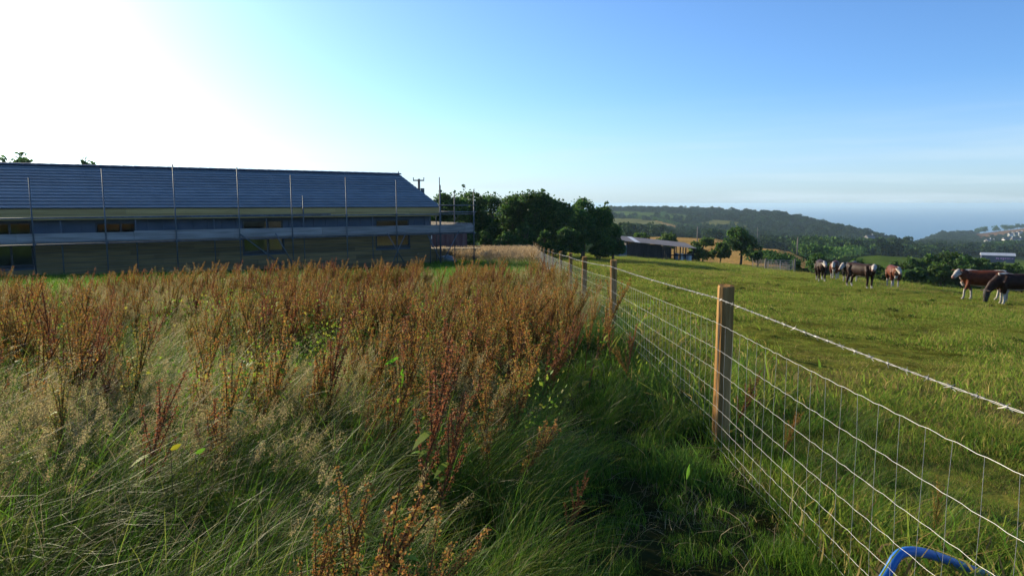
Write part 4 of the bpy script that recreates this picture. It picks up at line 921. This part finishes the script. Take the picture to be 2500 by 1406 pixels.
# ---------------------------------------------------------------- far woods, houses, farm
crowns = []
for i in range(5):
    rd = random.Random(500 + i); lobes = [(rd.gauss(0, 2.0), rd.gauss(0, 2.0), rd.uniform(2.0, 6.5), rd.uniform(1.3, 2.6)) for _ in range(9)]
    crowns.append(crown_mesh('far_crown', lobes, 330, .8, [(.025, .052, .022), (.034, .066, .024), (.048, .085, .026), (.022, .045, .02)], 'farleaf'))
sel = np.where(woodmask.ravel())[0]; rs = RR.ravel()[sel]; pr = (rs / 1000) ** 2 * np.gradient(rad)[np.searchsorted(rad, rs).clip(0, len(rad) - 1)] / rs
vis = np.abs(np.degrees(A.ravel()[sel])) < 41; sel, pr = sel[vis], pr[vis]
pk = rng.choice(sel, 20000, p=pr / pr.sum()); 
Xg = (RR * np.sin(A)).ravel(); Yg = (RR * np.cos(A)).ravel()
P = np.stack([Xg[pk], Yg[pk]], -1) + rng.normal(0, 2.5, (len(pk), 2)); z = H(P[:, 0], P[:, 1])
rot = np.column_stack([np.zeros(len(P)), np.zeros(len(P)), rng.uniform(0, 6.28, len(P))])
scatter('far_woodland', crowns, np.column_stack([P, z - 1.0]), rot, rng.uniform(.6, 1.35, len(P)), rng.integers(0, 5, len(P)), 'dark woodland covering the far valley sides', 'woodland')
for i, (px_, yb_, yt, w) in enumerate(((2385, 572, 558, 16), (2402, 570, 555, 18), (2432, 562, 549, 20), (2452, 559, 546, 20), (2468, 557, 547, 16), (2484, 557, 546, 14), (2498, 556, 547, 12))):
    b = hit(px_, yb_, 1500); r = math.hypot(b[0], b[1]); h = max(8, (yb_ - yt) * r / FPX)
    make_tree('skyline_tree', b, h, w * r / FPX, 'skyline tree on the right-hand hill, %s from the left of the row' % ORD[i], 'tree', 'trees on the right-hand skyline', 200 + i, 600, 1.3, DARKG, .1)
def cottage(px_, py_, rmin, L, Wd, hw, lab, rz=0.0, wallm='white'):
    b = hit(px_, py_, rmin); o = link('cottage', None, loc=tuple(b + np.array([0, 0, 4.0])), rotz=rz, label=lab, cat='house', group='white houses on the far hillside')
    part('wall', MB().box(-L / 2, L / 2, -Wd / 2, Wd / 2, -7, hw), M[wallm], o)
    rf = part('roof', MB().add([(-L / 2 - .4, -Wd / 2 - .4, hw), (L / 2 + .4, -Wd / 2 - .4, hw), (L / 2 + .4, Wd / 2 + .4, hw), (-L / 2 - .4, Wd / 2 + .4, hw), (-L / 2 - .4, 0, hw + Wd * .4), (L / 2 + .4, 0, hw + Wd * .4)], [(0, 1, 5, 4), (2, 3, 4, 5), (0, 4, 3), (1, 2, 5), (3, 2, 1, 0)]), M['slate'], o)
    part('chimney', MB().box(L / 2 - 1.5, L / 2 - .5, -.5, .5, hw + Wd * .2, hw + Wd * .4 + 1.4), M[wallm], rf)
    for k_ in range(3): part('window', MB().box(-L / 2 + L * (k_ + .5) / 3 - .7, -L / 2 + L * (k_ + .5) / 3 + .7, -Wd / 2 - .06, -Wd / 2 - .01, hw - 2.3, hw - .8), M['frame'], o)
cottage(2412, 601, 1100, 10, 8, 5, 'brightest white cottage among dark trees on the far right hillside', .3)
cottage(2420, 600, 1150, 8, 7, 4, 'small pale cottage just right of the brightest one', -.5)
cottage(2460, 599, 1100, 14, 8, 5, 'long white house left of the pair near the right edge', -.1)
cottage(2480, 600, 1100, 13, 8, 4.5, 'long white house near the right edge of the picture', -.1)
cottage(2466, 583, 1500, 8, 7, 5, 'white house highest up on the far right hillside, left one', 0); cottage(2478, 581, 1500, 8, 7, 5, 'white house high on the far right hillside, middle one', 0); cottage(2490, 579, 1500, 9, 7, 5, 'white house high on the far right hillside at the right edge', 0)
cottage(2122, 599, 800, 9, 7, 5, 'blue-grey house in the shade at the foot of the wooded hill', .2, 'tin')
b = at_r(2436, 640, 580); b[2] = float(H(b[0], b[1])); fr_ = 580 / FPX
fs = link('farm_shed', None, loc=tuple(b), rotz=-.5, label='long dark-blue farm shed with pale grey roof and pink lettering', cat='shed'); L = 56 * fr_; ht = float(at_r(2436, 624, 580)[2] - b[2])
part('wall', MB().box(-L / 2, L / 2, 0, 9, -4, ht - .01), M['purple'], fs)
part('roof', MB().add([(-L / 2 - .5, -.5, ht), (L / 2 + .5, -.5, ht), (L / 2 + .5, 4.5, ht + 1.6), (-L / 2 - .5, 4.5, ht + 1.6), (L / 2 + .5, 9.5, ht), (-L / 2 - .5, 9.5, ht)], [(0, 1, 2, 3), (3, 2, 4, 5), (1, 4, 2), (0, 3, 5), (0, 5, 4, 1)]), M['sheetgrey'], fs)
mb = MB()
for j, (w_, h_, dz) in enumerate(((.9, 1.0, 0), (.5, 1.3, -.3), (.8, 1.0, 0), (.8, 1.5, -.5), (.7, 1.0, 0), (.8, 1.0, 0), (.5, 1.0, 0), (.9, .5, .2))): mb.box(-1.2 + j * 1.25, -1.2 + j * 1.25 + w_, -.08, -.01, ht * .62 + dz, ht * .62 + dz + h_)
part('lettering', mb, M['pink'], fs, label='row of small illegible pink and white letters')

# ---------------------------------------------------------------- field gate and far paling fence
g0 = hit(1884, 650, 66); g0 = at_r(1905, 640, 78); g0[2] = float(H(g0[0], g0[1])) 
gate = link('field_gate', None, loc=tuple(g0), rotz=-.2, label='pale metal field gate at the far edge of the pasture', cat='gate')
for k_ in range(5): part('gate_bar', MB().sweep([(-1.2, 0, .25 + k_ * .22), (1.2, 0, .25 + k_ * .22)], .025, 6), M['wire'], gate)
for x in (-1.2, 0, 1.2): part('gate_upright', MB().sweep([(x, 0, .2), (x, 0, 1.16)], .028, 6), M['wire'], gate)
for x in (-1.42, 1.42): part('gate_post', MB().box(x - .08, x + .08, -.08, .08, -.4, 1.3), M['polewood'], gate)
pf = link('paling_fence', None, loc=tuple(at_r(1880, 640, 84)), label='line of thin grey stakes running from the round field tree to the gate', cat='fence')
for i in range(26):
    q = at_r(1838 + i * 3.6, 640, 86 - i * .2); z = float(H(q[0], q[1])); o_ = pf.location
    part('stake', MB().sweep([(q[0] - o_.x, q[1] - o_.y, z - o_.z - .2), (q[0] - o_.x + random.uniform(-.05, .05), q[1] - o_.y, z - o_.z + random.uniform(.9, 1.25))], .035, 5), M['polewood'], pf)

# ---------------------------------------------------------------- cattle
DB, RB, WH, PK, BK = (.034, .014, .009), (.14, .036, .013), (.5, .465, .42), (.35, .2, .17), (.012, .01, .009)
def cow(px_, Y, yb, heading, label, body=DB, sock=.28, neck=(.34, 0, .16), look=None, nose=-.45, graze=False, step=0., size=1.0, backstripe=False, chest=False, legwhite=False, blaze=WH):
    """heading: radians, 0 = facing away (+y), turned clockwise; look: head direction relative to body (yaw)"""
    mb = MB()
    def S(P, r, n=12, c=body):
        P = [Vector(p) for p in P]; r = [(q, q) if isinstance(q, (int, float)) else q for q in r]; P2, r2 = [], []
        for a_, b_, ra_, rb_ in zip(P[:-1], P[1:], r[:-1], r[1:]):
            m_ = max(1, int((b_ - a_).length / .035))
            for q in range(m_): P2.append(a_.lerp(b_, q / m_)); r2.append((ra_[0] + (rb_[0] - ra_[0]) * q / m_, ra_[1] + (rb_[1] - ra_[1]) * q / m_))
        mb.sweep(P2 + [P[-1]], r2 + [r[-1]], n, True, 1.0, c)
    S([(-.86, 0, .98), (-.8, 0, 1.03), (-.6, 0, 1.0), (-.25, 0, .94), (.15, 0, .92), (.5, 0, .94), (.68, 0, .97), (.76, 0, .98)],
      [(.12, .15), (.21, .24), (.25, .28), (.29, .33), (.29, .33), (.24, .33), (.18, .27), (.09, .15)], 24)
    if backstripe: S([(-.8, 0, 1.262), (-.62, 0, 1.268), (-.42, 0, 1.262)], [(.05, .028), (.07, .03), (.03, .02)], 8, WH); S([(.2, 0, 1.236), (.45, 0, 1.255), (.7, 0, 1.24)], [(.03, .02), (.07, .03), (.07, .035)], 8, WH)
    S([(-.45, 0, .68), (0, 0, .60), (.4, 0, .64)], [(.12, .04), (.14, .05), (.12, .05)], 8, tuple(.5 * np.array(WH) + .5 * np.array(body)) if not (chest or legwhite) else WH)
    for sx in (-1, 1):                  # hip and shoulder points under the hide
        S([(-.66, .15 * sx, 1.12), (-.5, .19 * sx, 1.02)], [.11, .14], 9); S([(.40, .15 * sx, 1.14), (.5, .19 * sx, .86)], [.09, .13], 9)
    for sx in (-1, 1):
        y = .16 * sx; st = step * sx
        up, lo = body, (WH if sock > 0 else body)
        S([(.48, y, .95), (.48, y * 1.15, .72), (.5 + st * .5, y, .42), (.48 + st * .8, y, sock + .1)], [(.14, .11), (.12, .09), (.062, .058), (.05, .047)], 9, up)
        S([(.48 + st * .8, y, sock + .1), (.48 + st * .95, y, .1), (.5 + st, y, .05), (.53 + st, y, 0)], [.05, .042, .052, .06], 9, lo)
        h = -st
        S([(-.62, y * .9, .95), (-.52 + h * .2, y * 1.2, .68), (-.70 + h * .5, y, .5), (-.76 + h * .7, y, sock + .12)], [(.2, .17), (.15, .12), (.075, .07), (.055, .052)], 9, up)
        S([(-.76 + h * .7, y, sock + .12), (-.74 + h * .9, y, .1), (-.71 + h, y, .05), (-.68 + h, y, 0)], [.055, .044, .054, .06], 9, lo)
    S([(-.88, 0, 1.16), (-.95, 0, 1.1), (-.97, 0, .8), (-.96, 0, .5)], [.04, .032, .026, .03], 7); S([(-.96, 0, .5), (-.95, 0, .34)], [.04, .02], 7, WH)
    n0 = Vector((.6, 0, 1.0)); yaw = look or 0.
    if graze: hb = Vector((1.06, .05, .52)); hd = Vector((.12 * math.cos(yaw), .2 * math.sin(yaw), -1)).normalized(); nk = [n0, Vector((.86, .02, .8)), hb]
    else:
        hb = n0 + Vector((neck[0] * math.cos(yaw * .6), neck[0] * math.sin(yaw * .6), neck[2])); hd = Vector((math.cos(yaw), math.sin(yaw), nose)).normalized(); nk = [n0, (n0 + hb) / 2 + Vector((0, 0, .03)), hb]
    S(nk, [(.18, .27), (.14, .2), (.10, .135)], 12); cw = WH if chest else body
    if chest: S([nk[0] + Vector((.1, 0, -.24)), nk[0] + Vector((.02, 0, -.42))], [.1, .08], 8, WH); S([nk[0] + Vector((.12, 0, -.1)), nk[1] + Vector((.02, 0, -.14))], [.1, .09], 8, WH)
    S([hb - hd * .08, hb + hd * .12], [(.12, .13), (.125, .13)], 12, blaze); S([hb + hd * .12, hb + hd * .3], [(.125, .13), (.088, .095)], 12, blaze)
    S([hb + hd * .3, hb + hd * .40], [(.088, .095), (.085, .085)], 12, blaze); S([hb + hd * .40, hb + hd * .45], [(.08, .075), (.055, .055)], 10, PK if blaze == WH else BK)
    side = hd.cross(Vector((0, 0, 1))).normalized(); tp = side.cross(hd).normalized()
    for s_ in (-1, 1): e0 = hb + hd * -.02 + tp * .07 + side * (.1 * s_); mb.sweep([e0, e0 + side * (.1 * s_) + tp * .01, e0 + side * (.2 * s_) - tp * .02], [(.03, .03), (.05, .028), (.022, .02)], 8, True, 1, body)
    src = bpy.data.objects.new('tmp', mb.mesh('tmp')); COL.objects.link(src)
    md = src.modifiers.new('r', 'REMESH'); md.mode = 'VOXEL'; md.voxel_size = .021; ms = src.modifiers.new('s', 'SMOOTH'); ms.factor = .5; ms.iterations = 4
    dg = bpy.context.evaluated_depsgraph_get(); me = bpy.data.meshes.new_from_object(src.evaluated_get(dg))
    kd = KDTree(len(mb.v))
    for i, v in enumerate(mb.v): kd.insert(v, i)
    kd.balance(); C = np.ones((len(me.vertices), 4), np.float32)
    for i, v in enumerate(me.vertices): C[i, :3] = mb.c[kd.find(v.co)[1]]
    for nm in [a_.name for a_ in me.color_attributes]: me.color_attributes.remove(me.color_attributes[nm])
    at = me.color_attributes.new('Col', 'FLOAT_COLOR', 'POINT'); at.data.foreach_set('color', C.ravel()); me.materials.clear(); me.materials.append(M['cow'])
    me.polygons.foreach_set('use_smooth', [True] * len(me.polygons)); bpy.data.objects.remove(src)
    x = (px_ - 1250) / FPX * Y; o = link('cow', me, loc=(x, Y, float(H(x, Y)) + .01), label=label, cat='cow', group='cattle on the pasture')
    o.rotation_euler = (0, 0, math.pi / 2 - heading); o.scale = (size,) * 3
    for s_ in (-1, 1):
        ep = hb + hd * .13 + tp * .05 + side * (.105 * s_); part('eye', MB().sweep([ep - side * .012 * s_, ep, ep + side * .012 * s_], [.012, .018, .01], 7), M['eye'], o, True)
    return o
V_ = lambda px_: math.atan((px_ - 1250) / FPX)
pi = math.pi
cow(2008, 43, 689, V_(2008) + pi - .12, 'dark brown white-faced cow at the left end of the herd', DB, .1, look=.15, nose=-.5)
cow(2041, 50, 677, V_(2041) + pi + .1, 'red-brown cow with white front facing the camera, farthest back', RB, .45, chest=True, nose=-.9)
cow(2078, 44, 680, V_(2078) + pi + .35, 'white-backed cow mostly hidden behind the big dark cow', BK, .4, backstripe=True, nose=-.9, look=-.3)
cow(2108, 36.5, 700, V_(2108) + pi / 2 + .7, 'big dark brown cow standing side-on with white face turned to the camera', DB, .06, look=-1.0, nose=-.45)
cow(2186, 41, 691, V_(2186) + pi - .2, 'brown cow with white chest and legs, right of the big dark cow', RB, .4, chest=True, look=.2, nose=-.8)
cow(2404, 31, 728, V_(2404) - pi / 2 - .12, 'red-brown white-faced cow walking left at the right side of the field', RB, .36, look=.95, nose=-.6, step=.16, backstripe=True, chest=True, size=1.04)
cow(2492, 29.3, 737, V_(2492) - pi / 2 - .35, 'dark cow grazing with its head down at the right edge', DB, .36, graze=True, look=.3, blaze=(.05, .045, .042), backstripe=True, legwhite=True, size=1.04)

# ---------------------------------------------------------------- air
hz = MB().box(-46000, 46000, -46000, 46000, SEA - 2 - 30, 8.0)
mh = bpy.data.materials.new('haze_air'); mh.use_nodes = True; nh = mh.node_tree.nodes; nh.remove(nh['Principled BSDF'])
pv = nh.new('ShaderNodeVolumePrincipled'); pv.inputs['Density'].default_value = 1.0e-4; pv.inputs['Color'].default_value = (.58, .82, 1, 1); pv.inputs['Anisotropy'].default_value = .2
mh.node_tree.links.new(pv.outputs[0], nh['Material Output'].inputs['Volume'])
link('haze', hz.mesh('haze', mh), kind='stuff')
